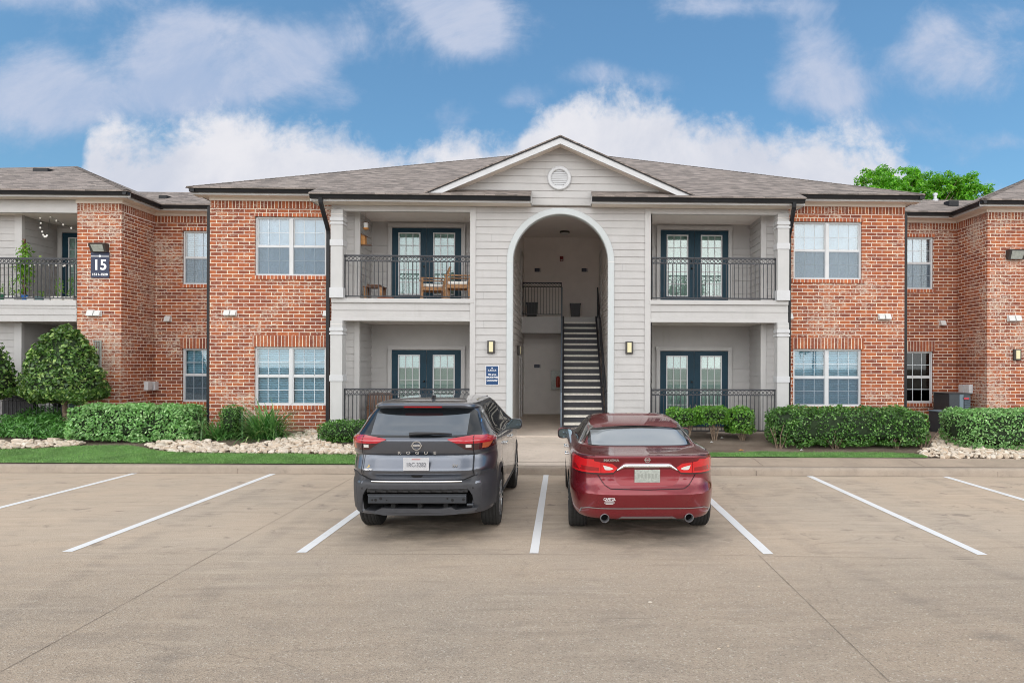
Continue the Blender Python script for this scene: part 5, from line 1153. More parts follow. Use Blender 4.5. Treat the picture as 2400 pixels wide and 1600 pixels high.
# round clipped tree and its neighbour at the left edge
def dome(name, label, cx, cy, zb, zt, rx, n, size, mt, trunk=True):
    t = thing(name, label, 'tree', (cx, cy, gz(cx, cy))); u = unit(RG.normal(size=(n, 3))); h = zt-zb
    zz = u[:, 2]; zs = np.where(zz > 0, zz*h*.84, zz*h*.16); rr = np.sqrt(np.maximum(0, 1-zz**2)); rr = np.where(zz > 0, np.sqrt(np.maximum(0, 1-np.abs(zz)**1.55)), np.maximum(0, 1-np.abs(zz)**4)**.5)
    hv = unit(u*np.array([1, 1, 0])+1e-6); p = np.stack([hv[:, 0]*rr*rx, hv[:, 1]*rr*rx*.92, zs+zb+h*.16], 1)+np.array([cx, cy, 0]); nn = unit(np.stack([u[:, 0], u[:, 1], zz], 1))
    off = lump(p, 2.1, .14, 3.)+lump(p, 5., .14, 7.); inn = RG.uniform(0, 1, n)**2*.20; q = p+nn*(off-inn)[:, None]; leaves('crown', q, nn, size, .5, mt, t, rnd=.75)
    bm = bmesh.new(); bmesh.ops.create_icosphere(bm, subdivisions=4, radius=1)
    for v in bm.verts:
        z = v.co.z; r = sqrt(max(0, 1-abs(z)**1.55)) if z > 0 else sqrt(max(0, 1-z**4)); l = math.hypot(v.co.x, v.co.y) or 1; v.co = Vector((cx+v.co.x/l*r*(rx-.14), cy+v.co.y/l*r*(rx*.92-.14), zb+.08+h*.16+(z*(h*.84-.20) if z > 0 else z*(h*.16-.02))))
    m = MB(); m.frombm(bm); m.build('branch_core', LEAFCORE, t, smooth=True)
    m = MB(); m.path([(cx, cy, gz(cx, cy)-.05), (cx+.02, cy, zb*.6+.2), (cx, cy, zb+.2)], [.075, .06, .055], 10); m.build('trunk', BARK, t, smooth=40)
Yt = 17.0
a, b = at(54, 880, Yt)[0], at(248, 880, Yt)[0]
dome('round_tree', 'round clipped green tree in front of the left brick pier', (a+b)/2, Yt, at(150, 940, Yt)[1], at(150, 768, Yt)[1], (b-a)/2-.12, 10500, .10, LEAF_TOPI)
b = at(33, 880, Yt)[0]; dome('round_tree', 'round clipped tree cut off by the left edge', b-.95, Yt, at(20, 932, Yt)[1], at(20, 790, Yt)[1], .95, 4500, .10, LEAF_TOPI)
# juniper mound
t = thing('juniper_shrub', 'low spreading green juniper at the far left bed', 'shrub', (at(70, 1000, 15.6)[0], 15.6, .3)); pts, nrm = [], []
for (px, py, r, hgt) in ((-20, 1020, .8, .45), (30, 1022, .75, .42), (75, 1022, .75, .46), (120, 1022, .55, .32), (60, 1000, .8, .55), (15, 990, .6, .5), (105, 1000, .6, .45)):
    X, Y = gnd(px, py+8); Y += r*.7; n = 1500; u = unit(RG.normal(size=(n, 3))); u[:, 2] = np.abs(u[:, 2]); p = u*np.array([r, r*.8, hgt])*(RG.uniform(.6, 1.05, (n, 1)))+np.array([X, Y, gz(X, Y)+.02]); pts.append(p); nrm.append(unit(u*np.array([1, 1, 1.2])))
leaves('foliage', np.concatenate(pts), np.concatenate(nrm), .105, .28, LEAF_JUN, t, rnd=.7)
# blade clumps
def clump(label, px, py, n, length, spread, mt=LEAF_LILY, lift=.0):
    X, Y = gnd(px, py); z = gz(X, Y); t = thing('lily_clump', label, 'plant', (X, Y, z), 'strappy leaved clumps'); V = []; Fq = []
    for i in range(n):
        a = R.uniform(0, 2*pi); L = length*R.uniform(.6, 1.1); b0 = np.array([X+R.gauss(0, .15), Y+R.gauss(0, .10), z-.02]); d = np.array([cos(a), sin(a)*.85, 0]); s = np.array([-sin(a), cos(a), 0]); w = R.uniform(.013, .023); k = 8
        th = radians(R.uniform(10, 78)*spread); bend = radians(R.uniform(35, 105)); c = b0.copy(); base = len(V)
        for j in range(k+1):
            f = j/k; ww = w*(1-.95*f**2.2)*(.6+.4*min(1, f*5)); V += [c-s*ww, c+s*ww]; t_ = min(th+bend*f**1.5, radians(150)); c = c+(d*sin(t_)+np.array([0, 0, 1])*cos(t_))*L/k; c[2] = max(c[2], gz(c[0], c[1])+.01)
        Fq += [(base+2*j, base+2*j+1, base+2*j+3, base+2*j+2) for j in range(k)]
    return npmesh('blades', np.array(V), np.array(Fq), mt, t)
clump('large strappy leaved clump under the lower left window', 622, 1026, 460, 1.10, 1.0); clump('small strappy leaved clump left of the larger one', 514, 1028, 170, .70, 1.)
clump('strappy leaved clump between the small topiary and the larger clump', 562, 1016, 150, .75, .9)
# young tree far behind the right wing
TY = 33.; t = thing('leafy_tree', 'bright green leafy tree rising behind the right roof', 'tree', (at(2140, 470, TY)[0], TY, 0)); pts, nrm = [], []; TR = MB(); bx0 = at(2140, 470, TY)[0]; TR.path([(bx0, TY, 0), (bx0+.1, TY, 4), (bx0, TY, 8)], [.25, .2, .12], 10)
for (px, py, r) in ((2025, 455, 28), (2015, 425, 17), (2050, 430, 24), (2052, 398, 15), (2075, 408, 17), (2085, 440, 30), (2110, 425, 16), (2140, 402, 18), (2160, 395, 15), (2165, 425, 28), (2135, 450, 32), (2195, 420, 19), (2190, 450, 28), (2225, 430, 18), (2245, 445, 22), (2262, 428, 14), (2278, 446, 13), (2288, 462, 11), (2268, 470, 22), (2205, 472, 28), (2100, 470, 30), (2050, 475, 30), (2030, 470, 24), (2080, 462, 30), (2120, 465, 30), (2165, 462, 32), (2215, 460, 30), (2250, 466, 24), (2060, 440, 24), (2110, 440, 22), (2185, 436, 24), (2235, 448, 20), (2150, 420, 20)):
    X, Z = at(2145+(px-2145)*.93, py, TY); r = r*TY/1600; c = np.array([X, TY+R.uniform(-1.2, 1.2), Z]); k = max(4, int(r*r*40)); TR.path([(bx0, TY, 7.2), tuple(.5*np.array([bx0, TY, 7.6])+.5*c), tuple(c)], [.05, .03, .012], 6)
    for j in range(k):
        cc = c+RG.normal(size=3)*r*.56; n = 76; u = unit(RG.normal(size=(n, 3))); p = cc+u*RG.uniform(.1, 1, (n, 1))**.5*np.array([.30, .30, .2]); pts.append(p); nrm.append(u+np.array([0, 0, .6]))
leaves('crown', np.concatenate(pts), np.concatenate(nrm), .165, .42, LEAF_TREE, t, rnd=.7, droop=.3); TR.build('trunk', BARK, t, smooth=40)
# climbing plant on its post, and little potted plants
t = thing('climbing_plant', 'leafy vine on a wooden stake above the blue pot', 'plant', (at(58, 690, 18.25)[0], 18.25, F2)); X = t.location.x; zt = at(58, 560, 18.25)[1]
m = MB(); m.bar((X, 18.25, F2), (X-.02, 18.25, zt), .06, .03, (0, 1, 0)); m.build('stake', OLDWOOD, t); q = []
for (z, r, n) in ((3.95, .10, 40), (4.25, .09, 60), (4.45, .10, 110), (4.62, .13, 130), (4.78, .10, 90), (5.0, .10, 80), (5.15, .05, 25)): q.append(np.array([X+.03, 18.22, z])+RG.normal(size=(n, 3))*np.array([r, .05, .09]))
q = np.concatenate(q); leaves('foliage', q, RG.normal(size=q.shape)+np.array([0, -1, .5]), .075, .7, LEAF_VINE, t, droop=.4)
for k, (lb, n, h) in {0: ('sparse seedling in the green pot', 20, .25), 1: ('leggy herb in the white box left of the blue pot', 60, .45), 4: ('low green seedlings in the teal tub', 30, .12), 6: ('tall leafy herb in the cream box below the french door', 55, .45), 7: ('leafy seedling in the cream box next to the brick pier', 45, .5)}.items():
    tp, (a, b, Y, z1) = POTS[k]; p = thing('potted_herb', lb, 'plant', ((a+b)/2, Y, z1), 'young plants in the balcony pots'); q = np.stack([RG.uniform(a+.05, b-.05, n), np.full(n, Y)+RG.normal(size=n)*.03, z1+.03+h*RG.uniform(0, 1, n)**1.2], 1); leaves('foliage', q, RG.normal(size=(n, 3)), .06, .5, LEAF_VINE, p)
    m = MB()
    for i in range(3): x = a+(b-a)*(.25+.25*i); m.path([(x, Y, z1), (x+.02, Y, z1+h*.5), (x, Y, z1+h)], .004, 4)
    m.build('stem', LEAF_VINE, p)

# ---- turf
def poly_in(poly, x, y):
    c = False; n = len(poly)
    for i in range(n):
        x1, y1 = poly[i]; x2, y2 = poly[i-1]
        if (y1 > y) != (y2 > y) and x < (x2-x1)*(y-y1)/(y2-y1)+x1: c = not c
    return c
def turf(top, x0px, x1px, back0, name, density, extl=0., extr=0.):
    """strip between the kerb (or walk) and a px polyline"""
    T = [gnd(px, py) for px, py in top]; xs = [p[0] for p in T]; f = pl_np(xs, [p[1] for p in T]); X0, X1 = xs[0], xs[-1]; front = lambda X: CURBY(X)+back0
    o = sheet(name, GRASSB, X0, X1, front, lambda X: max(front(X)+.02, f(X)), lambda X, Y: bumpy(X, Y)+.022, 160, 8); o['kind'] = 'stuff'
    n = int(density*(X1-X0)); x = RG.uniform(X0, X1, n); fy = np.array([front(v) for v in x]); by = np.maximum(fy+.03, np.array([f(v) for v in x])); y = fy+(by-fy)*RG.uniform(0, 1, n)+RG.normal(size=n)*.012; z = np.array([bumpy(a, b) for a, b in zip(x, y)])+.018
    a = RG.uniform(0, 6.28, n); h = RG.uniform(.018, .048, n); w = .004; lx, ly = RG.normal(size=n)*.02, RG.normal(size=n)*.02
    V = np.stack([np.stack([x-np.cos(a)*w, y-np.sin(a)*w, z], 1), np.stack([x+np.cos(a)*w, y+np.sin(a)*w, z], 1), np.stack([x+lx, y+ly, z+h], 1)], 1).reshape(-1, 3); Fq = np.arange(n*3).reshape(-1, 3)
    g = npmesh('grass', V, Fq, GRASSM); g['kind'] = 'stuff'
def pl_np(xs, ys): return lambda v: float(np.interp(v, xs, ys))
turf([(-260, 1060), (-60, 1057), (0, 1056), (80, 1053), (143, 1050), (200, 1046), (245, 1045), (300, 1046), (335, 1050), (365, 1056), (400, 1062), (470, 1064), (560, 1064.5), (700, 1066), (835, 1068.5), (1010, 1070)], 0, 0, .165, 'turf', 4200)
turf([(1500, 1063), (1660, 1062.5), (1740, 1062), (1790, 1061), (1880, 1061.5), (1980, 1062), (2080, 1062.5), (2145, 1066), (2168, 1071)], 0, 0, .97, 'turf', 1500)

# ---- pale rocks in the beds
def rockmeshes(n):
    out = []
    for k in range(n):
        bm = bmesh.new(); bmesh.ops.create_icosphere(bm, subdivisions=2, radius=1); s = Vector((R.uniform(.9, 1.25), R.uniform(.65, .95), R.uniform(.48, .70)))
        for v in bm.verts:
            d = 1+.42*mnoise.noise(v.co*1.1+Vector((k*7.1, 0, 0)))+.14*mnoise.noise(v.co*2.7+Vector((0, k*3.3, 0))); p = v.co*d
            for c in range(3): p[c] = max(-.78, min(.78, p[c]))
            v.co = Vector((p.x*s.x, p.y*s.y, p.z*s.z))
        m = MB(); m.frombm(bm); out.append(m.mesh('rock', ROCK, smooth=24))
    return out
RM_ = rockmeshes(10); ROCKS = []
beds = [([(-60, 1040), (60, 1036), (150, 1034), (205, 1041), (160, 1047), (100, 1050), (0, 1054), (-60, 1055)], 'left'), ([(330, 1047), (372, 1040), (420, 1033), (475, 1034), (500, 1040), (545, 1050), (590, 1044), (640, 1038), (700, 1018), (735, 1009), (748, 1030), (770, 1043), (840, 1048), (920, 1050), (930, 1068), (835, 1067), (700, 1064), (560, 1062.5), (470, 1062), (405, 1060), (375, 1053)], 'mid'),
        ([(2185, 1052), (2195, 1026), (2215, 1027), (2250, 1042), (2300, 1052), (2420, 1054), (2460, 1056), (2460, 1076), (2180, 1074), (2150, 1062)], 'right'), ([(664, 1028), (690, 1020), (688, 1030), (668, 1034)], 'mid')]
lab = {'left': 'pale limestone rock in the bed at the far left', 'mid': 'pale limestone rock in the bed left of the grey car', 'right': 'pale limestone rock in the bed below the far right hedge'}
for poly, k in beds:
    W2 = [gnd(px, py) for px, py in poly]; x0, x1 = min(p[0] for p in W2), max(p[0] for p in W2); y0, y1 = min(p[1] for p in W2), max(p[1] for p in W2); step = .112; y = y0
    while y < y1:
        x = x0
        while x < x1:
            X, Y = x+R.uniform(-.04, .04), y+R.uniform(-.04, .04)
            if poly_in(W2, X, Y): ROCKS.append((X, Y, R.uniform(.046, .080) if R.random() > .2 else R.uniform(.08, .112), k))
            x += step
        y += step*.86
ROCKS.sort(key=lambda r: r[1]-r[2]*12); big, rest = ROCKS[:290], ROCKS[290:]
for X, Y, r, k in big:
    o = bpy.data.objects.new('rock', R.choice(RM_)); col.objects.link(o); o.location = (X, Y, bumpy(X, Y)+r*.34+R.uniform(0, .025)); o.scale = (r, r, r); o.rotation_euler = (R.uniform(-.5, .5), R.uniform(-.5, .5), R.uniform(0, 6.28)); tag(o, lab[k], 'rock', 'pale rocks in the '+{'left': 'far left', 'mid': 'left', 'right': 'right'}[k]+' rock bed')
m = MB()
for X, Y, r, k in rest:
    T = Matrix.Translation((X, Y, bumpy(X, Y)+r*.34+R.uniform(0, .025))) @ Matrix.Rotation(R.uniform(0, 6.28), 4, 'Z') @ Matrix.Rotation(R.uniform(-.5, .5), 4, 'X'); me = R.choice(RM_); m.add([T @ (v.co*r) for v in me.vertices], [tuple(p.vertices) for p in me.polygons])
if m.v: o = m.build('rock_bed', ROCK, smooth=24); o['kind'] = 'stuff'
print('ROCKS', len(ROCKS))
# fallen leaves and chips on the soil
for (px, py, s) in ((1737, 1058, .07), (1668, 1038, .04), (1692, 1029, .04), (1879, 1057, .04)):
    X, Y = gnd(px, py); mm = MB(); z = bumpy(X, Y)+.02; mm.quad((X-s, Y, z), (X, Y-s*.5, z+.02), (X+s, Y, z+.01), (X, Y+s*.5, z+.03)); o = mm.build('fallen_leaf', CEDAR if s > .05 else PVC); tag(o, 'dry curled orange leaf on the soil right of the red car' if s > .05 else 'small pale scrap on the soil right of the red car', 'leaf' if s > .05 else 'litter', None if s > .05 else 'pale scraps on the soil')

# unseen trees added behind the viewer for reflections in glass and paint
for (tx, ty, h, r) in ((-17, -27, 9.5, 3.4), (-7.5, -30, 11.5, 4.2), (4, -28, 8.5, 3.2), (13, -31, 11, 4.0), (23, -27, 9, 3.3)):
    t = thing('reflection_tree', 'unseen broad leafy tree behind the viewer, added for reflections', 'tree', (tx, ty, 0), 'unseen trees added for reflections'); m = MB(); m.path([(tx, ty, 0), (tx+.1, ty, h*.4), (tx, ty, h*.75)], [.22, .17, .08], 8); m.build('trunk', BARK, t, smooth=40)
    q, nn = [], []
    for i in range(26):
        u = RG.normal(size=3); u /= np.linalg.norm(u); c = np.array([tx, ty, h*.66])+u*np.array([r, r, h*.28])*RG.uniform(.35, .95); v = unit(RG.normal(size=(110, 3))); q.append(c+v*RG.uniform(.3, 1, (110, 1))*np.array([r*.36, r*.36, r*.28])); nn.append(v+np.array([0, 0, .5]))
    leaves('crown', np.concatenate(q), np.concatenate(nn), .48, .6, LEAF_DARK, t, rnd=.6)
# ------------------------------------------------------------------ the two parked cars
def carpaint(name, c, metal, rough):
    m, N, b, g = newmat(name); b.inputs['Metallic'].default_value = metal; b.inputs['Roughness'].default_value = rough
    b.inputs['Coat Weight'].default_value = 1.; b.inputs['Coat Roughness'].default_value = .03
    dust = N.sstep(N.noise(g.outputs['Position'], 3.2, 6., .7), .40, .8, 0., .06)
    N.put(b.inputs['Base Color'], N.mix(dust, c, (.26, .23, .20)))
    return m
GREYP = carpaint('gunmetal_car_paint', (.115, .128, .158), .78, .30); REDP = carpaint('wine_red_car_paint', (.185, .005, .014), .5, .26)
TINT = mat('tinted_car_glass', (.008, .010, .012), .03, spec=.6); TINTL = mat('light_car_glass', (.062, .078, .098), .03, spec=.9, coat=.8)
CLAD = mat('dark_bumper_plastic', (.035, .036, .042), .5, var=.12, vscale=12)
CHROME = mat('chrome', (.78, .80, .83), .09, metal=1.); SILVER = mat('silver_paint', (.34, .34, .355), .3, metal=.7)
TYRE = mat('tyre_rubber', (.018, .018, .018), .85, var=.3, vscale=30, bump=.3, bscale=80)
RIM = mat('alloy_rim', (.40, .41, .43), .25, metal=.85); RIMD = mat('dark_rim_well', (.02, .02, .022), .5)
LENSR = mat('red_lamp_lens', (.56, .010, .014), .12, coat=1.); LENSS = mat('dark_ruby_lamp_lens', (.40, .010, .022), .10, coat=1.); LENSD = mat('smoked_red_lens', (.045, .008, .010), .12, coat=1.); LENSW = mat('clear_lamp_lens', (.62, .60, .58), .12, coat=1.)
LENSA = mat('amber_lamp_lens', (.40, .10, .045), .15, coat=1.); LENSR2 = mat('deep_red_lens', (.26, .006, .008), .15, coat=1.)
UNDER = mat('underbody_black', (.008, .008, .009), .9); CRASH = mat('crash_bar_metal', (.055, .06, .07), .35, metal=.6)
PLATEW = mat('white_plate', (.46, .46, .48), .45, var=.06, vscale=60); PLATEG = mat('grey_green_plate', (.34, .36, .33), .5, var=.25, vscale=40); STICK = mat('pale_sticker_print', (.62, .60, .60), .5); PTXTD = mat('faint_plate_smudge', (.27, .285, .26), .6)
MIRR = mat('mirror_glass', (.17, .23, .27), .05, metal=1.); ROOFBAR = mat('satin_roof_rail', (.03, .03, .034), .3)

def pchip(xs, ys):
    n = len(xs); h = [xs[i+1]-xs[i] for i in range(n-1)]; d = [(ys[i+1]-ys[i])/h[i] for i in range(n-1)]
    t = [0]*n; t[0] = d[0]; t[-1] = d[-1]
    for i in range(1, n-1):
        if d[i-1]*d[i] <= 0: t[i] = 0
        else:
            a, b = 2*h[i]+h[i-1], h[i]+2*h[i-1]; t[i] = (a+b)/(a/d[i-1]+b/d[i])
    def f(x):
        if x <= xs[0]: return ys[0]
        if x >= xs[-1]: return ys[-1]
        i = 0
        while xs[i+1] < x: i += 1
        s = (x-xs[i])/h[i]; s2, s3 = s*s, s*s*s
        return (2*s3-3*s2+1)*ys[i]+(s3-2*s2+s)*h[i]*t[i]+(-2*s3+3*s2)*ys[i+1]+(s3-s2)*h[i]*t[i+1]
    return f
class Body:
    NP = 136
    def __init__(s, knots, n=4.5, m=8.):
        s.k = knots; z = [k[0] for k in knots]; s.zs = z; s.n, s.m_ = n, m
        s.yr, s.yf, s.w = (pchip(z, [k[i] for k in knots]) for i in (1, 2, 3))
    def rear(s, x, z):
        yr, yf, w = s.yr(z), s.yf(z), s.w(z); l = (yf-yr)/2; u = min(.9999, abs(x)/w)
        return (yr+yf)/2-l*(1-u**s.n)**(1/s.m_)
    def side(s, y, z):
        yr, yf, w = s.yr(z), s.yf(z), s.w(z); l = (yf-yr)/2; u = min(.9999, abs(y-(yr+yf)/2)/l)
        return w*(1-u**s.m_)**(1/s.n)
    def ring(s, z, sh=1.):
        yr, yf, w = s.yr(z), s.yf(z), s.w(z); l = (yf-yr)/2; yc = (yr+yf)/2; Q = 400; q = []
        for i in range(Q+1):
            a = pi/2*i/Q; q.append((w*abs(sin(a))**(2/s.n), -l*abs(cos(a))**(2/s.m_)))
        L = [0]
        for a, b in zip(q, q[1:]): L.append(L[-1]+math.hypot(b[0]-a[0], b[1]-a[1]))
        K = s.NP//4; out = []; j = 0
        for i in range(K+1):
            t = L[-1]*i/K
            while j < Q-1 and L[j+1] < t: j += 1
            f = (t-L[j])/max(1e-9, L[j+1]-L[j]); out.append((q[j][0]+(q[j+1][0]-q[j][0])*f, q[j][1]+(q[j+1][1]-q[j][1])*f))
        r = out[:-1]+[(x, -y) for x, y in out[::-1]][:-1]+[(-x, -y) for x, y in out][:-1]+[(-x, y) for x, y in out[::-1]][:-1]
        return [(x*sh, yc+y*sh, z) for x, y in r]
    def mb(s):
        zz = []
        for a, b in zip(s.k, s.k[1:]):
            j = max(abs(a[i]-b[i]) for i in (1, 2, 3)); n = max(2, min(14, int(j/.05)+int((b[0]-a[0])/.03)+1)); zz += [a[0]+(b[0]-a[0])*i/n for i in range(n)]
        zz.append(s.k[-1][0]); m = MB(); rings = [s.ring(z) for z in zz]
        zt = zz[-1]; N = s.NP
        for q, dz in ((.86, .010), (.62, .017), (.3, .021)): rings.append([(x, y, zt+dz) for x, y, z in s.ring(zt, q)])
        vs = [p for r in rings for p in r]; fs = [(i*N+j, i*N+(j+1) % N, (i+1)*N+(j+1) % N, (i+1)*N+j) for i in range(len(rings)-1) for j in range(N)]
        fs += [tuple(range(N))[::-1], tuple(range((len(rings)-1)*N, len(rings)*N))]; m.add(vs, fs); return m
    def prear(s, xs, top, bot, off=.004, nz=6, back=.02, sub=1):
        """patch that lies on the rear surface between two curves z(x)"""
        m = MB(); X = []
        for a, b in zip(xs, xs[1:]): X += [a+(b-a)*i/sub for i in range(sub)]
        X.append(xs[-1]); g = []
        for x in X:
            t, b = top(x), bot(x); t = max(t, b+.0005); g.append([(x, s.rear(x, b+(t-b)*j/nz)-off, b+(t-b)*j/nz) for j in range(nz+1)])
        return s._patch(m, g, nz, lambda p: (p[0]*.999, p[1]+back, p[2]))
    def pside(s, sg, ys, top, bot, off=.004, nz=6, back=.02, sub=1):
        m = MB(); Y = []
        for a, b in zip(ys, ys[1:]): Y += [a+(b-a)*i/sub for i in range(sub)]
        Y.append(ys[-1]); g = []
        for y in Y:
            t, b = top(y), bot(y); t = max(t, b+.0005); g.append([(sg*(s.side(y, b+(t-b)*j/nz)+off), y, b+(t-b)*j/nz) for j in range(nz+1)])
        return s._patch(m, g, nz, lambda p: (p[0]-sg*back, p[1], p[2]))
    def _patch(s, m, g, nz, bk):
        k = nz+1; nx = len(g); vs = [p for c in g for p in c]; m.add(vs, [(i*k+j, (i+1)*k+j, (i+1)*k+j+1, i*k+j+1) for i in range(nx-1) for j in range(nz)])
        rim = [c[0] for c in g]+g[-1][1:]+[c[-1] for c in g[::-1]][1:]+g[0][::-1][1:-1]; n = len(rim); b = [bk(p) for p in rim]
        m.add(rim+b, [(i, (i+1) % n, n+(i+1) % n, n+i) for i in range(n)]); return m
def pl(*pts):                                            # polyline function
    xs = [p[0] for p in pts]; zs = [p[1] for p in pts]
    def f(x):
        if x <= xs[0]: return zs[0]
        for i in range(len(xs)-1):
            if x <= xs[i+1]: return zs[i]+(zs[i+1]-zs[i])*(x-xs[i])/(xs[i+1]-xs[i])
        return zs[-1]
    return f
def boolcut(bodymb, mats, cutters, smooth=28):
    bo = bodymb.build('tmp', mats); tmp = [bo]
    dg0 = bpy.context.evaluated_depsgraph_get()
    for c in cutters:
        co = c.build('tmpcut', UNDER); tmp.append(co); md = bo.modifiers.new('b', 'BOOLEAN'); md.operation = 'DIFFERENCE'; md.object = co; md.solver = 'EXACT'; md.material_mode = 'TRANSFER'
    bpy.context.view_layer.update(); dg = bpy.context.evaluated_depsgraph_get(); me = bpy.data.meshes.new_from_object(bo.evaluated_get(dg))
    for o in tmp: bpy.data.objects.remove(o)
    smooth_mesh(me, smooth); return me
def addmesh(name, me, parent):
    o = bpy.data.objects.new(name, me); col.objects.link(o); o.parent = parent; return o
def wheel(root, x, y, r, w, sg, spokes, twin=True):
    """wheel with the outer face towards sg; children: rim"""
    m = MB(); h = w/2; prof = [(r*.66, -h*.98), (r*.80, -h*1.02), (r*.93, -h*.98), (r*.985, -h*.80)]
    for i in range(9):
        a = -h*.76+i*h*1.52/8; prof.append((r if i % 2 == 0 else r*1.0, a))
        if i < 8: prof += [(r*.982, a+h*.19*.35)] if i % 2 else []
    prof += [(r*.985, h*.80), (r*.93, h*.98), (r*.80, h*1.02), (r*.66, h*.98)]
    m.lathe(prof, (0, 0, 0), 'X', 48, caps=False); t = m.build('wheel', TYRE, root, smooth=40, local=True); t.location = (x, y, r)
    m = MB(); f = sg*h; m.lathe([(r*.67, sg*h*.98), (r*.70, sg*h*.94), (r*.655, sg*h*.9), (r*.63, sg*h*.2), (r*.60, -sg*h*.6)], (0, 0, 0), 'X', 40, caps=False)
    for i in range(spokes):
        for q in ((-.13, .13) if twin else (0,)):
            a = 2*pi*i/spokes+q; a2 = 2*pi*i/spokes+q*1.3
            p0 = Vector((sg*h*.84, r*.13*cos(a), r*.13*sin(a))); p1 = Vector((sg*h*.90, r*.66*cos(a2), r*.66*sin(a2))); m.bar(p0, p1, r*.075, r*.07, (1, 0, 0))
    m.lathe([(r*.17, sg*h*.60), (r*.17, sg*h*.90), (r*.10, sg*h*.95), (r*.02, sg*h*.95)], (0, 0, 0), 'X', 20); rm = m.build('rim', RIM, t, smooth=35, local=True)
    m = MB(); m.lathe([(r*.62, sg*h*.1), (r*.1, sg*h*.1)], (0, 0, 0), 'X', 30); m.build('rim_well', RIMD, t, local=True); return t
def emblem(mb, c, r, M=None):                           # ring with a cross bar, as on the tail of both cars
    n = 26
    for (r1, r0) in ((r, r*.80),):
        vs = []
        for rr in (r1, r0):
            for y in (0, -.008): vs += [(c[0]+rr*1.06*cos(2*pi*i/n), c[1]+y, c[2]+rr*sin(2*pi*i/n)) for i in range(n)]
        fs = []
        for i in range(n):
            j = (i+1) % n; fs += [(n+i, n+j, 3*n+j, 3*n+i), (i, j, n+j, n+i), (2*n+i, 3*n+i, 3*n+j, 2*n+j)]
        mb.add(vs, fs)
    mb.box(c[0]-r*1.2, c[0]+r*1.2, c[1]-.008, c[1]+.0, c[2]-r*.2, c[2]+r*.2)
def line_rear(b, pts, w=.006, off=.0015):                # dark shut line on the rear
    m = MB(); P = []
    for (p, q) in zip(pts, pts[1:]):
        n = max(2, int(math.hypot(q[0]-p[0], q[1]-p[1])/.02))
        P += [(p[0]+(q[0]-p[0])*i/n, p[1]+(q[1]-p[1])*i/n) for i in range(n)]
    P.append(pts[-1]); vs = []
    for i, (x, z) in enumerate(P):
        a, c = P[max(0, i-1)], P[min(len(P)-1, i+1)]; dx, dz = c[0]-a[0], c[1]-a[1]; l = math.hypot(dx, dz) or 1; nx, nz = -dz/l*w/2, dx/l*w/2
        for sg in (1, -1): vs.append((x+sg*nx, b.rear(x+sg*nx, z+sg*nz)-off, z+sg*nz))
    m.add(vs, [(2*i, 2*i+1, 2*i+3, 2*i+2) for i in range(len(P)-1)]); return m
def line_side(b, sg, pts, w=.006, off=.0015):
    m = MB(); P = []
    for (p, q) in zip(pts, pts[1:]):
        n = max(2, int(math.hypot(q[0]-p[0], q[1]-p[1])/.03)); P += [(p[0]+(q[0]-p[0])*i/n, p[1]+(q[1]-p[1])*i/n) for i in range(n)]
    P.append(pts[-1]); vs = []
    for i, (y, z) in enumerate(P):
        a, c = P[max(0, i-1)], P[min(len(P)-1, i+1)]; dy, dz = c[0]-a[0], c[1]-a[1]; l = math.hypot(dy, dz) or 1; ny, nz = -dz/l*w/2, dy/l*w/2
        for k in (1, -1): vs.append((sg*(b.side(y+k*ny, z+k*nz)+off), y+k*ny, z+k*nz))
    m.add(vs, [(2*i, 2*i+1, 2*i+3, 2*i+2) for i in range(len(P)-1)]); return m
def frange(a, b, n): return [a+(b-a)*i/n for i in range(n+1)]
def both(f):
    for sg in (-1, 1): f(sg)
def mirror(root, b, sg, y, z, paint, glassmt):
    m = MB(); x0 = b.side(y, z)-.02; bm = bmesh.new(); bmesh.ops.create_uvsphere(bm, u_segments=20, v_segments=12, radius=1)
    for v in bm.verts:
        c = v.co; q = lambda t, e: math.copysign(abs(t)**e, t); v.co = Vector((q(c.x, .6)*.125, q(c.y, .8)*.085, q(c.z, .62)*.085))
        if v.co.y < -.045: v.co.y = -.045
        v.co.z *= 1+.25*(-sg*v.co.x)/.125*-1*.4
    cx = sg*(x0+.05); T = Matrix.Translation((cx, y, z+.05)); m.frombm(bm, T); r = m.build('wing_mirror', paint, root, smooth=45, local=True)
    m = MB(); m.bar((sg*x0, y+.02, z+.0), (sg*(x0+.12), y+.01, z+.02), .10, .045); m.build('mirror_arm', BLACKP, r, local=True)
    m = MB(); n = 22; pts = [(cx+.104*math.copysign(abs(cos(2*pi*i/n))**.62, cos(2*pi*i/n)), y-.047, z+.05+.066*math.copysign(abs(sin(2*pi*i/n))**.66, sin(2*pi*i/n))) for i in range(n)]; m.prism(pts, (0, -.004, 0)); m.build('mirror_glass', glassmt, r, local=True)
    m = MB(); pts = [(cx+.118*math.copysign(abs(cos(2*pi*i/n))**.62, cos(2*pi*i/n)), y-.0445, z+.05+.079*math.copysign(abs(sin(2*pi*i/n))**.66, sin(2*pi*i/n))) for i in range(n)]; m.prism(pts, (0, -.004, 0)); m.build('mirror_bezel', BLACKP, r, local=True)

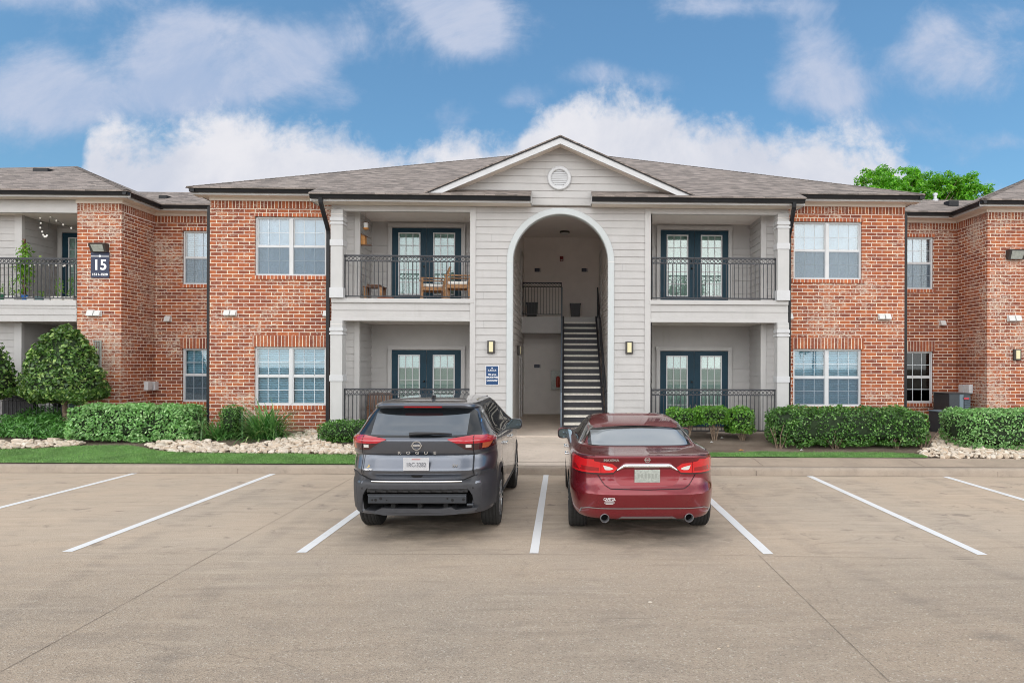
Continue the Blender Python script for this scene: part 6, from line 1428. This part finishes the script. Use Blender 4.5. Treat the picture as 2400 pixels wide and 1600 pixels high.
# ---------------- grey crossover on the left
SUV = thing('grey_suv', 'gunmetal grey crossover parked nose in, its lower rear bumper cover missing', 'car', (-1.735, 8.13, 0), None, radians(-.55))
b = Body([(.20, .95, 4.05, 0.585), (.30, .80, 4.20, 0.643), (.325, .30, 4.45, 0.819), (.345, .05, 4.53, 0.871), (.50, .012, 4.58, 0.892), (.70, .0, 4.60, 0.897), (.735, .012, 4.60, 0.897), (.75, .048, 4.60, 0.895), (.79, .045, 4.6, 0.895),
          (.87, .0, 4.58, 0.897), (.93, .028, 4.55, 0.899), (1.045, .075, 4.48, 0.897), (1.065, .050, 4.40, 0.897), (1.15, .020, 4.1, 0.892), (1.225, .010, 3.7, 0.882), (1.25, .030, 3.55, 0.877), (1.262, .055, 3.5, 0.866), (1.285, .10, 3.40, 0.848),
          (1.40, .22, 3.05, 0.780), (1.52, .36, 2.72, 0.717), (1.575, .43, 2.58, 0.682), (1.60, .36, 2.52, 0.668), (1.625, .35, 2.45, 0.648), (1.645, .42, 2.40, 0.624), (1.665, .75, 2.25, 0.566)])
R_ = .358; AXR, AXF = 1.05, 3.755
def arch(y, x0, x1, r): m = MB(); m.lathe([(r, x0), (r, x1)], (0, y, R_+.015), 'X', 56); return m
cut = []
for sg in (-1, 1):
    for y in (AXR, AXF): cut.append(arch(y, *sorted((sg*.60, sg*1.2)), .405))
cv_ = MB(); q = [(-.60, .655), (.60, .655), (.66, .56), (.64, .40), (.50, .36), (-.50, .36), (-.64, .40), (-.66, .56)]
cv_.prism([(x, -.2, z) for x, z in q], (0, .52, 0)); cut.append(cv_)
me = boolcut(b.mb(), [GREYP, UNDER], cut); addmesh('body', me, SUV)
# lower bumper with the torn out middle: an upper strip and two cheeks
bt = pl((-.90, .845), (-.66, .79), (-.54, .742), (.54, .742), (.66, .79), (.90, .845))
xs = frange(-.885, .885, 60); cb = pl((-.9, .345), (-.66, .352), (-.658, .56), (-.60, .662), (.60, .662), (.658, .56), (.66, .352), (.9, .345))
m = b.prear(xs, bt, lambda x: cb(x), .010, 8); m.build('rear_bumper', CLAD, SUV, smooth=50, local=True)
m = MB(); cx_ = frange(-.535, .535, 30); m.path([(x, b.rear(x, .735)-.014, .744) for x in cx_], .009, 8); m.build('bumper_chrome_strip', CHROME, SUV, smooth=30, local=True)
def cheek(sg):
    ar = lambda y: R_+.015+sqrt(max(0, .415**2-(y-AXR)**2))
    m = b.pside(sg, frange(.16, AXR-.408, 10), lambda y: .845-.18*max(0, (y-.35)), lambda y: .33, .010, 8); m.build('bumper_corner', CLAD, SUV, smooth=40, local=True)
    for yc in (AXR, AXF):
        m = MB(); n = 30; vs = []
        for i in range(n+1):
            a = -.12+(pi+.24)*i/n
            for rr in (.40, .462):
                y = yc+rr*cos(a); z = R_+.015+rr*sin(a); vs.append((sg*(b.side(y, max(z, .3))+(.014 if rr < .42 else .004)), y, z))
        m.add(vs, [(2*i, 2*i+1, 2*i+3, 2*i+2) for i in range(n)]); m.build('wheel_arch_trim', CLAD, SUV, smooth=40, local=True)
    m = b.pside(sg, frange(AXR+.41, AXF-.41, 20), lambda y: .40, lambda y: .245, .010, 4); m.build('sill_cladding', CLAD, SUV, smooth=40, local=True)
    # side glass and pillars
    zt = pl((.40, 1.36), (.62, 1.53), (1.0, 1.585), (1.7, 1.60), (2.3, 1.585), (2.75, 1.47), (3.15, 1.29)); zb = pl((.40, 1.30), (.62, 1.245), (3.15, 1.20))
    m = b.pside(sg, frange(.62, 1.12, 8), lambda y: zt(y)-.02, lambda y: max(zb(y), 1.25+max(0, .75-y)*.5), .005, 8); m.build('quarter_window', TINT, SUV, smooth=40, local=True)
    m = b.pside(sg, frange(1.17, 2.02, 12), lambda y: zt(y)-.015, zb, .005, 8); m.build('rear_side_window', TINT, SUV, smooth=40, local=True)
    m = b.pside(sg, frange(2.10, 3.02, 14), lambda y: zt(y)-.015, zb, .005, 8); m.build('front_side_window', TINT, SUV, smooth=40, local=True)
    m = line_side(b, sg, [(.58, 1.30), (.66, 1.235), (1.1, 1.232), (3.0, 1.19)], .016, .007); m.build('belt_chrome_strip', CHROME, SUV, local=True)
    m = line_side(b, sg, [(.42, 1.42), (.62, 1.53), (1.0, 1.592), (1.7, 1.607), (2.3, 1.592), (2.75, 1.48)], .016, .007); m.build('window_chrome_strip', CHROME, SUV, local=True)
    for pts in ([(1.14, 1.58), (1.15, 1.2), (1.22, .86), (1.50, .70), (1.52, .28)], [(2.06, 1.58), (2.07, .28)], [(3.1, 1.2), (3.12, .9), (3.2, .28)]):
        line_side(b, sg, pts, .008).build('door_gap', UNDER, SUV, local=True)
    for y in (1.42, 2.30):
        m = MB(); x = b.side(y, 1.04); m.bbox(sg*(x+.028), sg*(x+.045), y-.02, y+.19, 1.025, 1.055, .006); m.bbox(sg*x, sg*(x+.04), y-.02, y+.0, 1.028, 1.052, .004); m.bbox(sg*x, sg*(x+.04), y+.17, y+.19, 1.028, 1.052, .004); m.build('door_handle', CHROME, SUV, local=True)
    mirror(SUV, b, sg, 2.90, 1.13, GREYP, MIRR)
    m = MB(); pts = [(sg*(b.w(1.60)*.83), .80+i*.15, 1.628+.010*sin(pi/2*min(1, i/3))) for i in range(11)]; m.path([(p[0], p[1], p[2]+.01) for p in pts], .016); m.build('roof_rail', ROOFBAR, SUV, smooth=50, local=True)
both(cheek)
# crash bar, absorber and broken undertray showing in the opening
m = MB(); m.bbox(-.585, .585, .045, .12, .475, .575, .012); cr = m.build('crash_bar', CRASH, SUV, local=True)
m = MB(); m.box(-.585, .585, .038, .048, .572, .590); m.build('bar_lip', CRASH, cr, local=True)
m = MB()
for x, r in ((-.53, .012), (-.49, .018), (-.43, .018), (-.36, .009), (.42, .018), (.55, .016), (.36, .012)): m.lathe([(r, .0445), (r, .044), (.001, .044)], (x, 0, .525+.01*sin(x*40)), 'Y', 14)
m.build('bolt_hole', UNDER, cr, local=True)
m = MB(); m.bbox(-.60, .60, .05, .20, .605, .66, .01)
for i in range(9): x = -.52+i*.13; m.box(x-.03, x+.03, .03, .06, .612, .632)
m.build('foam_absorber', BLACKP, SUV, local=True)
m = MB(); pts = [(-.62, .40), (-.50, .385), (-.42, .42), (-.28, .415), (.26, .41), (.40, .43), (.46, .40), (.72, .43), (.70, .40), (.46, .345), (.30, .335), (-.40, .335), (-.52, .36)]
m.prism([(x, .05, z) for x, z in pts], (0, .25, 0)); m.build('undertray', CLAD, SUV, local=True)
m = MB(); m.bbox(.59, .67, .04, .10, .445, .475, .008); m.build('bracket', CRASH, SUV, local=True)
m = MB(); m.box(-.6, .6, .34, .36, .30, .66); m.box(-.62, .62, .98, 4.0, .17, .24); m.build('underbody', UNDER, SUV, local=True)
for x in (-.30, .02, .33): m = MB(); m.box(x-.025, x+.025, .10, .34, .40, .49); m.build('bar_bracket', UNDER, SUV, local=True)
# glass, spoiler, lamps, badges
gz0 = lambda x: 1.262+.006*abs(x); gzt = pl((-.76, 1.262), (-.66, 1.53), (-.60, 1.578), (.60, 1.578), (.66, 1.53), (.76, 1.262))
m = b.prear(frange(-.745, .745, 50), lambda x: max(gz0(x)+.001, gzt(x)), gz0, .006, 12); g_ = m.build('rear_window', TINT, SUV, smooth=50, local=True)
m = b.prear(frange(-.575, .575, 40), lambda x: min(gzt(x)-.03, 1.525-.03+.03*(abs(x)/.57)**2), lambda x: gz0(x)+.02, .0085, 10); m.build('rear_window_glass', TINTL, g_, smooth=50, local=True)
m = MB(); m.path([(-.10, b.rear(0, 1.30)-.035, 1.292), (-.02, b.rear(0, 1.30)-.04, 1.300), (.18, b.rear(0, 1.3)-.04, 1.306), (.40, b.rear(.4, 1.30)-.03, 1.300)], [.026, .024, .016, .007], 10); m.build('rear_wiper', BLACKP, SUV, smooth=50, local=True)
m = b.prear(frange(-.235, .235, 20), lambda x: 1.612, lambda x: 1.592, .006, 3); m.build('brake_light', LENSR, SUV, smooth=40, local=True)
m = MB(); m.prism([(-.02, 1.05, 1.675), (.02, 1.05, 1.675), (.015, .95, 1.675), (.0, .92, 1.675), (-.015, .95, 1.675)], (0, .02, .045)); m.build('roof_aerial', BLACKP, SUV, local=True)
def lamp(sg):
    f = lambda pts: (lambda p: (lambda x: p(abs(x))))(pl(*pts))
    up = f([(.36, 1.245), (.44, 1.258), (.66, 1.285), (.80, 1.275), (.885, 1.235)]); lo = f([(.36, 1.240), (.46, 1.195), (.57, 1.188), (.885, 1.190)]); bt2 = f([(.44, 1.205), (.57, 1.115), (.66, 1.105), (.885, 1.125)])
    X = [sg*x for x in (*frange(.365, .80, 16), .82, .84, .855, .868, .878)]; X = sorted(X)
    m = b.prear(X, up, lo, .014, 5); l = m.build('tail_light', LENSS, SUV, smooth=40, local=True)
    X2 = sorted(sg*x for x in (*frange(.455, .80, 14), .82, .84, .855, .868, .878)); m = b.prear(X2, lambda x: lo(x)-.0015, bt2, .012, 5); m.build('lower_lens', LENSD, l, smooth=40, local=True)
    X3 = sorted(sg*x for x in frange(.575, .64, 4)); m = b.prear(X3, lambda x: 1.176, lambda x: 1.140, .015, 2); m.build('reversing_lens', LENSW, l, local=True)
    ys = frange(.13, .46, 8); m = b.pside(sg, ys, pl((.13, 1.235), (.30, 1.255), (.46, 1.245)), pl((.13, 1.190), (.32, 1.19), (.46, 1.235)), .010, 4); m.build('side_lens', LENSS, l, smooth=40, local=True)
    m = b.pside(sg, frange(.13, .40, 6), pl((.13, 1.189), (.32, 1.189), (.40, 1.2)), pl((.13, 1.125), (.28, 1.125), (.40, 1.195)), .010, 4); m.build('amber_lens', LENSA, l, smooth=40, local=True)
    line_rear(b, [(sg*.66, 1.28), (sg*.664, 1.10), (sg*.668, .80)], .009, .016).build('tailgate_gap', UNDER, SUV, local=True)
both(lamp)
line_rear(b, [(-.668, .80), (-.55, .755), (.55, .755), (.668, .80)], .012, .002).build('tailgate_gap', UNDER, SUV, local=True)
m = MB(); y = b.rear(0, 1.168)-.004; emblem(m, (0, y, 1.168), .055); lettering(m, 'NISSAN', .022, (0, y-.009, 1.168), xs=1.0, extrude=.001); m.build('emblem', CHROME, SUV, local=True)
m = MB()
for i, ch in enumerate('ROGUE'): lettering(m, ch, .044, ((i-2)*.105, b.rear((i-2)*.105, 1.078)-.006, 1.078), xs=1.5, bold=.0012)
m.build('lettering', CHROME, SUV, local=True)
m = MB(); lettering(m, 'SV', .046, (.455, b.rear(.40, .91)-.008, .930), xs=1.35, bold=.001); m.build('lettering', CHROME, SUV, local=True)
m = MB(); lettering(m, 'NISSAN', .026, (-.575, b.rear(-.52, .885)-.008, .885), xs=1.15, bold=.0006); m.build('dealer_sticker', LETTER, SUV, local=True)
m = MB(); x = -.575; y = b.rear(x, .92)-.004; m.prism([(x-.03, y, .902), (x+.03, y, .902), (x+.012, y, .915), (x, y, .945), (x-.012, y, .915)], (0, -.002, 0)); m.build('dealer_sticker', mat('gold_sticker', (.55, .40, .16), .5), SUV, local=True)
yp = b.rear(.15, .875)-.012; m = MB(); m.bbox(-.1525, .1525, yp-.004, yp+.004, .875, 1.030, .003); p_ = m.build('licence_plate', PLATEW, SUV, local=True)
m = MB(); lettering(m, '1RC-3282', .072, (0, yp-.006, .943), xs=.80, bold=.001, extrude=.001); m.build('plate_print', PTXT, p_, local=True)
m = MB(); m.box(-.05, .05, yp-.0055, yp-.004, 1.003, 1.020); m.build('plate_print', mat('faded_red_print', (.42, .22, .22), .6), p_, local=True)
m = b.prear(frange(-.075, .075, 8), pl((-.075, .815), (.075, .815)), pl((-.075, .812), (-.05, .785), (.05, .785), (.075, .812)), .003, 2); m.build('tailgate_handle', UNDER, SUV, local=True)
for x, z in ((-.66, .655), (.66, .66), (.86, .80)):
    m = MB(); y = b.rear(x, z)-.012; m.lathe([(.012, 0), (.012, -.003), (.002, -.004)], (x, y, z), 'Y', 12); m.build('parking_sensor', BLACKP, SUV, local=True)
for sg in (-1, 1):
    for y in (AXR, AXF): wheel(SUV, sg*.778, y, R_, .235, sg, 5)

# ---------------- wine red saloon on the right
SAL = thing('red_saloon', 'wine red saloon parked nose in, with twin exhausts and a chrome boot bar', 'car', (1.005, 8.03, 0), None, radians(.6))
b = Body([(.17, .95, 4.20, .60), (.25, .80, 4.45, .66), (.275, .25, 4.7, .84), (.295, .10, 4.80, .882), (.42, .042, 4.86, .915), (.555, .008, 4.88, .926), (.60, .0, 4.88, .928), (.655, .035, 4.87, .928), (.70, .070, 4.85, .926), (.80, .092, 4.78, .926), (.90, .095, 4.70, .922),
          (.985, .082, 4.50, .908), (1.030, .070, 4.20, .885), (1.044, .085, 4.0, .872), (1.052, .14, 3.85, .862), (1.064, .36, 3.68, .835), (1.078, .60, 3.52, .80), (1.09, .68, 3.46, .785), (1.15, .85, 3.24, .745), (1.22, 1.06, 3.00, .705), (1.29, 1.30, 2.78, .665), (1.335, 1.50, 2.62, .625), (1.375, 1.78, 2.46, .57), (1.395, 1.98, 2.36, .52)], 4.2, 7.)
R_ = .345; AXR, AXF = 1.06, 3.835; cut = []
for sg in (-1, 1):
    for y in (AXR, AXF): cut.append(arch(y, *sorted((sg*.60, sg*1.2)), .388))
for x in (-.505, .505): c = MB(); c.lathe([(.058, -.2), (.058, .35)], (x, 0, .305), 'Y', 28); cut.append(c)
me = boolcut(b.mb(), [REDP, UNDER], cut, 26); addmesh('body', me, SAL)
m = b.prear(frange(-.645, .645, 44), lambda x: min(1.292-.035*(abs(x)/.64)**2.5, 1.292), lambda x: 1.094+.004*abs(x), .005, 14); 
gtop = pl((-.70, 1.10), (-.60, 1.255), (.60, 1.255), (.70, 1.10))
m = b.prear(frange(-.668, .668, 50), lambda x: min(1.30-.03*(abs(x)/.6)**2, gtop(x)+.045), lambda x: 1.094, .005, 14); g_ = m.build('rear_window', TINT, SAL, smooth=50, local=True)
TINTS = mat('sky_lit_car_glass', (.15, .175, .195), .03, spec=1., coat=1.)  # pale base colour stands in for the sky reflected on the glass
m = b.prear(frange(-.625, .625, 44), lambda x: min(1.272-.022*(abs(x)/.6)**2, gtop(x)+.035), lambda x: 1.102, .0075, 12); m.build('rear_window_glass', TINTS, g_, smooth=50, local=True)
def sidebits(sg):
    zt = pl((.95, 1.13), (1.35, 1.27), (1.8, 1.345), (2.3, 1.365), (2.7, 1.31), (3.25, 1.10)); zb = pl((.95, 1.105), (3.25, 1.075))
    m = b.pside(sg, frange(1.12, 1.88, 12), lambda y: zt(y)-.01, zb, .005, 8); m.build('rear_side_window', TINT, SAL, smooth=40, local=True)
    m = b.pside(sg, frange(1.96, 3.10, 14), lambda y: zt(y)-.01, zb, .005, 8); m.build('front_side_window', TINT, SAL, smooth=40, local=True)
    line_side(b, sg, [(.98, 1.10), (1.1, 1.096), (3.2, 1.068)], .015, .007).build('belt_chrome_strip', CHROME, SAL, local=True)
    line_side(b, sg, [(.98, 1.11), (1.35, 1.278), (1.8, 1.352), (2.3, 1.372), (2.7, 1.318)], .014, .007).build('window_chrome_strip', CHROME, SAL, local=True)
    for pts in ([(1.2, 1.09), (1.35, .9), (1.5, .7), (1.52, .25)], [(1.92, 1.35), (1.94, .25)], [(3.15, 1.07), (3.2, .25)]): line_side(b, sg, pts, .007).build('door_gap', UNDER, SAL, local=True)
    for y in (1.45, 2.30):
        m = MB(); x = b.side(y, .90); m.bbox(sg*(x+.025), sg*(x+.042), y-.02, y+.18, .888, .915, .006); m.bbox(sg*x, sg*(x+.035), y-.02, y, .89, .912, .004); m.bbox(sg*x, sg*(x+.035), y+.16, y+.18, .89, .912, .004); m.build('door_handle', CHROME, SAL, local=True)
    mirror(SAL, b, sg, 2.98, .985, REDP, MIRR)
    f = lambda pts: (lambda p: (lambda x: p(abs(x))))(pl(*pts))
    # outer lamp block, inner lamp with clear lens
    up = f([(.352, .905), (.42, .955), (.55, .968), (.66, .985), (.80, 1.010), (.885, 1.025)]); lo = f([(.352, .90), (.40, .845), (.50, .838), (.80, .832), (.885, .838)])
    X = sorted(sg*x for x in (*frange(.553, .80, 8), .83, .85, .868, .882)); m = b.prear(X, up, lo, .012, 6); l = m.build('tail_light', LENSR, SAL, smooth=40, local=True)
    X = sorted(sg*x for x in frange(.356, .548, 10)); m = b.prear(X, up, lo, .012, 6); m.build('inner_lens', LENSR, l, smooth=40, local=True)
    X = sorted(sg*x for x in frange(.405, .525, 8)); m = b.prear(X, f([(.405, .898), (.44, .915), (.525, .935)]), f([(.405, .893), (.44, .880), (.505, .880), (.525, .932)]), .016, 3); m.build('reversing_lens', LENSW, l, local=True)
    X = sorted(sg*x for x in frange(.575, .87, 12)); m = b.prear(X, lambda x: .905+.05*(abs(x)-.57), lambda x: .862, .0145, 3); m.build('lens_band', LENSR2, l, smooth=40, local=True)
    X = sorted(sg*x for x in frange(.352, .88, 20)); m = b.prear(X, lambda x: lo(x)+.006, lambda x: lo(x)-.012, .013, 2); m.build('lens_edge', LENSD, l, smooth=40, local=True)
    m = b.pside(sg, frange(.16, .52, 8), pl((.16, 1.0), (.52, .985)), pl((.16, .84), (.30, .85), (.52, .975)), .009, 5); m.build('side_lens', LENSR, l, smooth=40, local=True)
    c = (sg*.505, .085, .310); m = MB(); m.lathe([(.052, .30), (.054, .0), (.053, -.008), (.049, -.012), (.045, -.006), (.043, .30)], c, 'Y', 30, caps=False); e = m.build('exhaust_pipe', SILVER, SAL, smooth=40, local=True)
    m = MB(); m.lathe([(.046, .10), (.001, .10)], c, 'Y', 24); m.build('pipe_bore', UNDER, e, local=True)
    line_rear(b, [(sg*.60, .835), (sg*.55, .76), (sg*.505, .70), (sg*.44, .665), (0, .655)], .008, .002).build('boot_gap', UNDER, SAL, local=True)
    line_rear(b, [(sg*.885, 1.03), (sg*.62, 1.045)], .006, .002).build('boot_gap', UNDER, SAL, local=True)
    line_rear(b, [(sg*.80, .33), (sg*.78, .395), (sg*.70, .425), (sg*.4, .432), (0, .434)], .012, .004).build('bumper_crease_trim', SILVER, SAL, local=True)
both(sidebits)
# recess round the plate, chrome bar, plate, badges, diffuser
m = b.prear(frange(-.43, .43, 40), pl((-.43, .885), (.43, .885)), pl((-.43, .87), (-.36, .73), (-.31, .70), (.31, .70), (.36, .73), (.43, .87)), .003, 6); m.build('plate_recess', mat('deep_red_paint', (.20, .004, .012), .3, metal=.3, coat=.4), SAL, smooth=40, local=True)
chz = lambda x: (.955-.002*abs(x)) if abs(x) < .27 else .955-.62*(abs(x)-.27)
m = MB(); cx_ = frange(-.358, .358, 50); m.path([(x, b.rear(x, chz(x)-.02)-.012, chz(x)-.022) for x in cx_], [.028-.019*max(0, (abs(x)-.25)/.11) for x in cx_], 14); m.build('chrome_bar', CHROME, SAL, smooth=60, local=True)
yp = b.rear(.15, .82)-.016; m = MB(); m.bbox(-.1525, .1525, yp-.004, yp+.004, .735, .888, .003); p_ = m.build('licence_plate', PLATEG, SAL, local=True)
m = MB()
for i in range(6): x = -.105+i*.042; m.box(x-.012, x+.012, yp-.0052, yp-.004, .785+.004*(i % 2), .835+.003*(i % 3))
m.build('plate_print', PTXTD, p_, local=True)
m = MB(); y = b.rear(0, 1.0)-.004; emblem(m, (0, y, 1.003), .032); m.build('emblem', CHROME, SAL, local=True)
m = MB(); lettering(m, 'MAXIMA', .042, (-.43, min(b.rear(-.33, q)for q in (.98, 1.0, 1.02))-.007, .998), xs=1.15, bold=.0012); m.build('lettering', CHROME, SAL, local=True)
m = MB(); x = -.455; lettering(m, 'CAPITOL', .042, (x, b.rear(x+.10, .55)-.008, .548), xs=.85, bold=.0012); [m.box(x-w_, x+w_, b.rear(x+w_, z_)-.008, b.rear(x+w_, z_)-.006, z_-.004, z_+.004) for w_, z_ in ((.05, .522), (.062, .507), (.045, .492))]; m.build('dealer_sticker', STICK, SAL, local=True)
m = b.prear(frange(-.40, .40, 24), lambda x: .33 if abs(x) < .30 else .33-.55*(abs(x)-.30), lambda x: .262, .010, 3); m.build('diffuser', SILVER, SAL, smooth=40, local=True)
m = MB(); m.box(-.62, .62, .98, 4.2, .15, .20); m.build('underbody', UNDER, SAL, local=True)
for sg in (-1, 1):
    for y in (AXR, AXF): wheel(SAL, sg*.80, y, R_, .235, sg, 5)
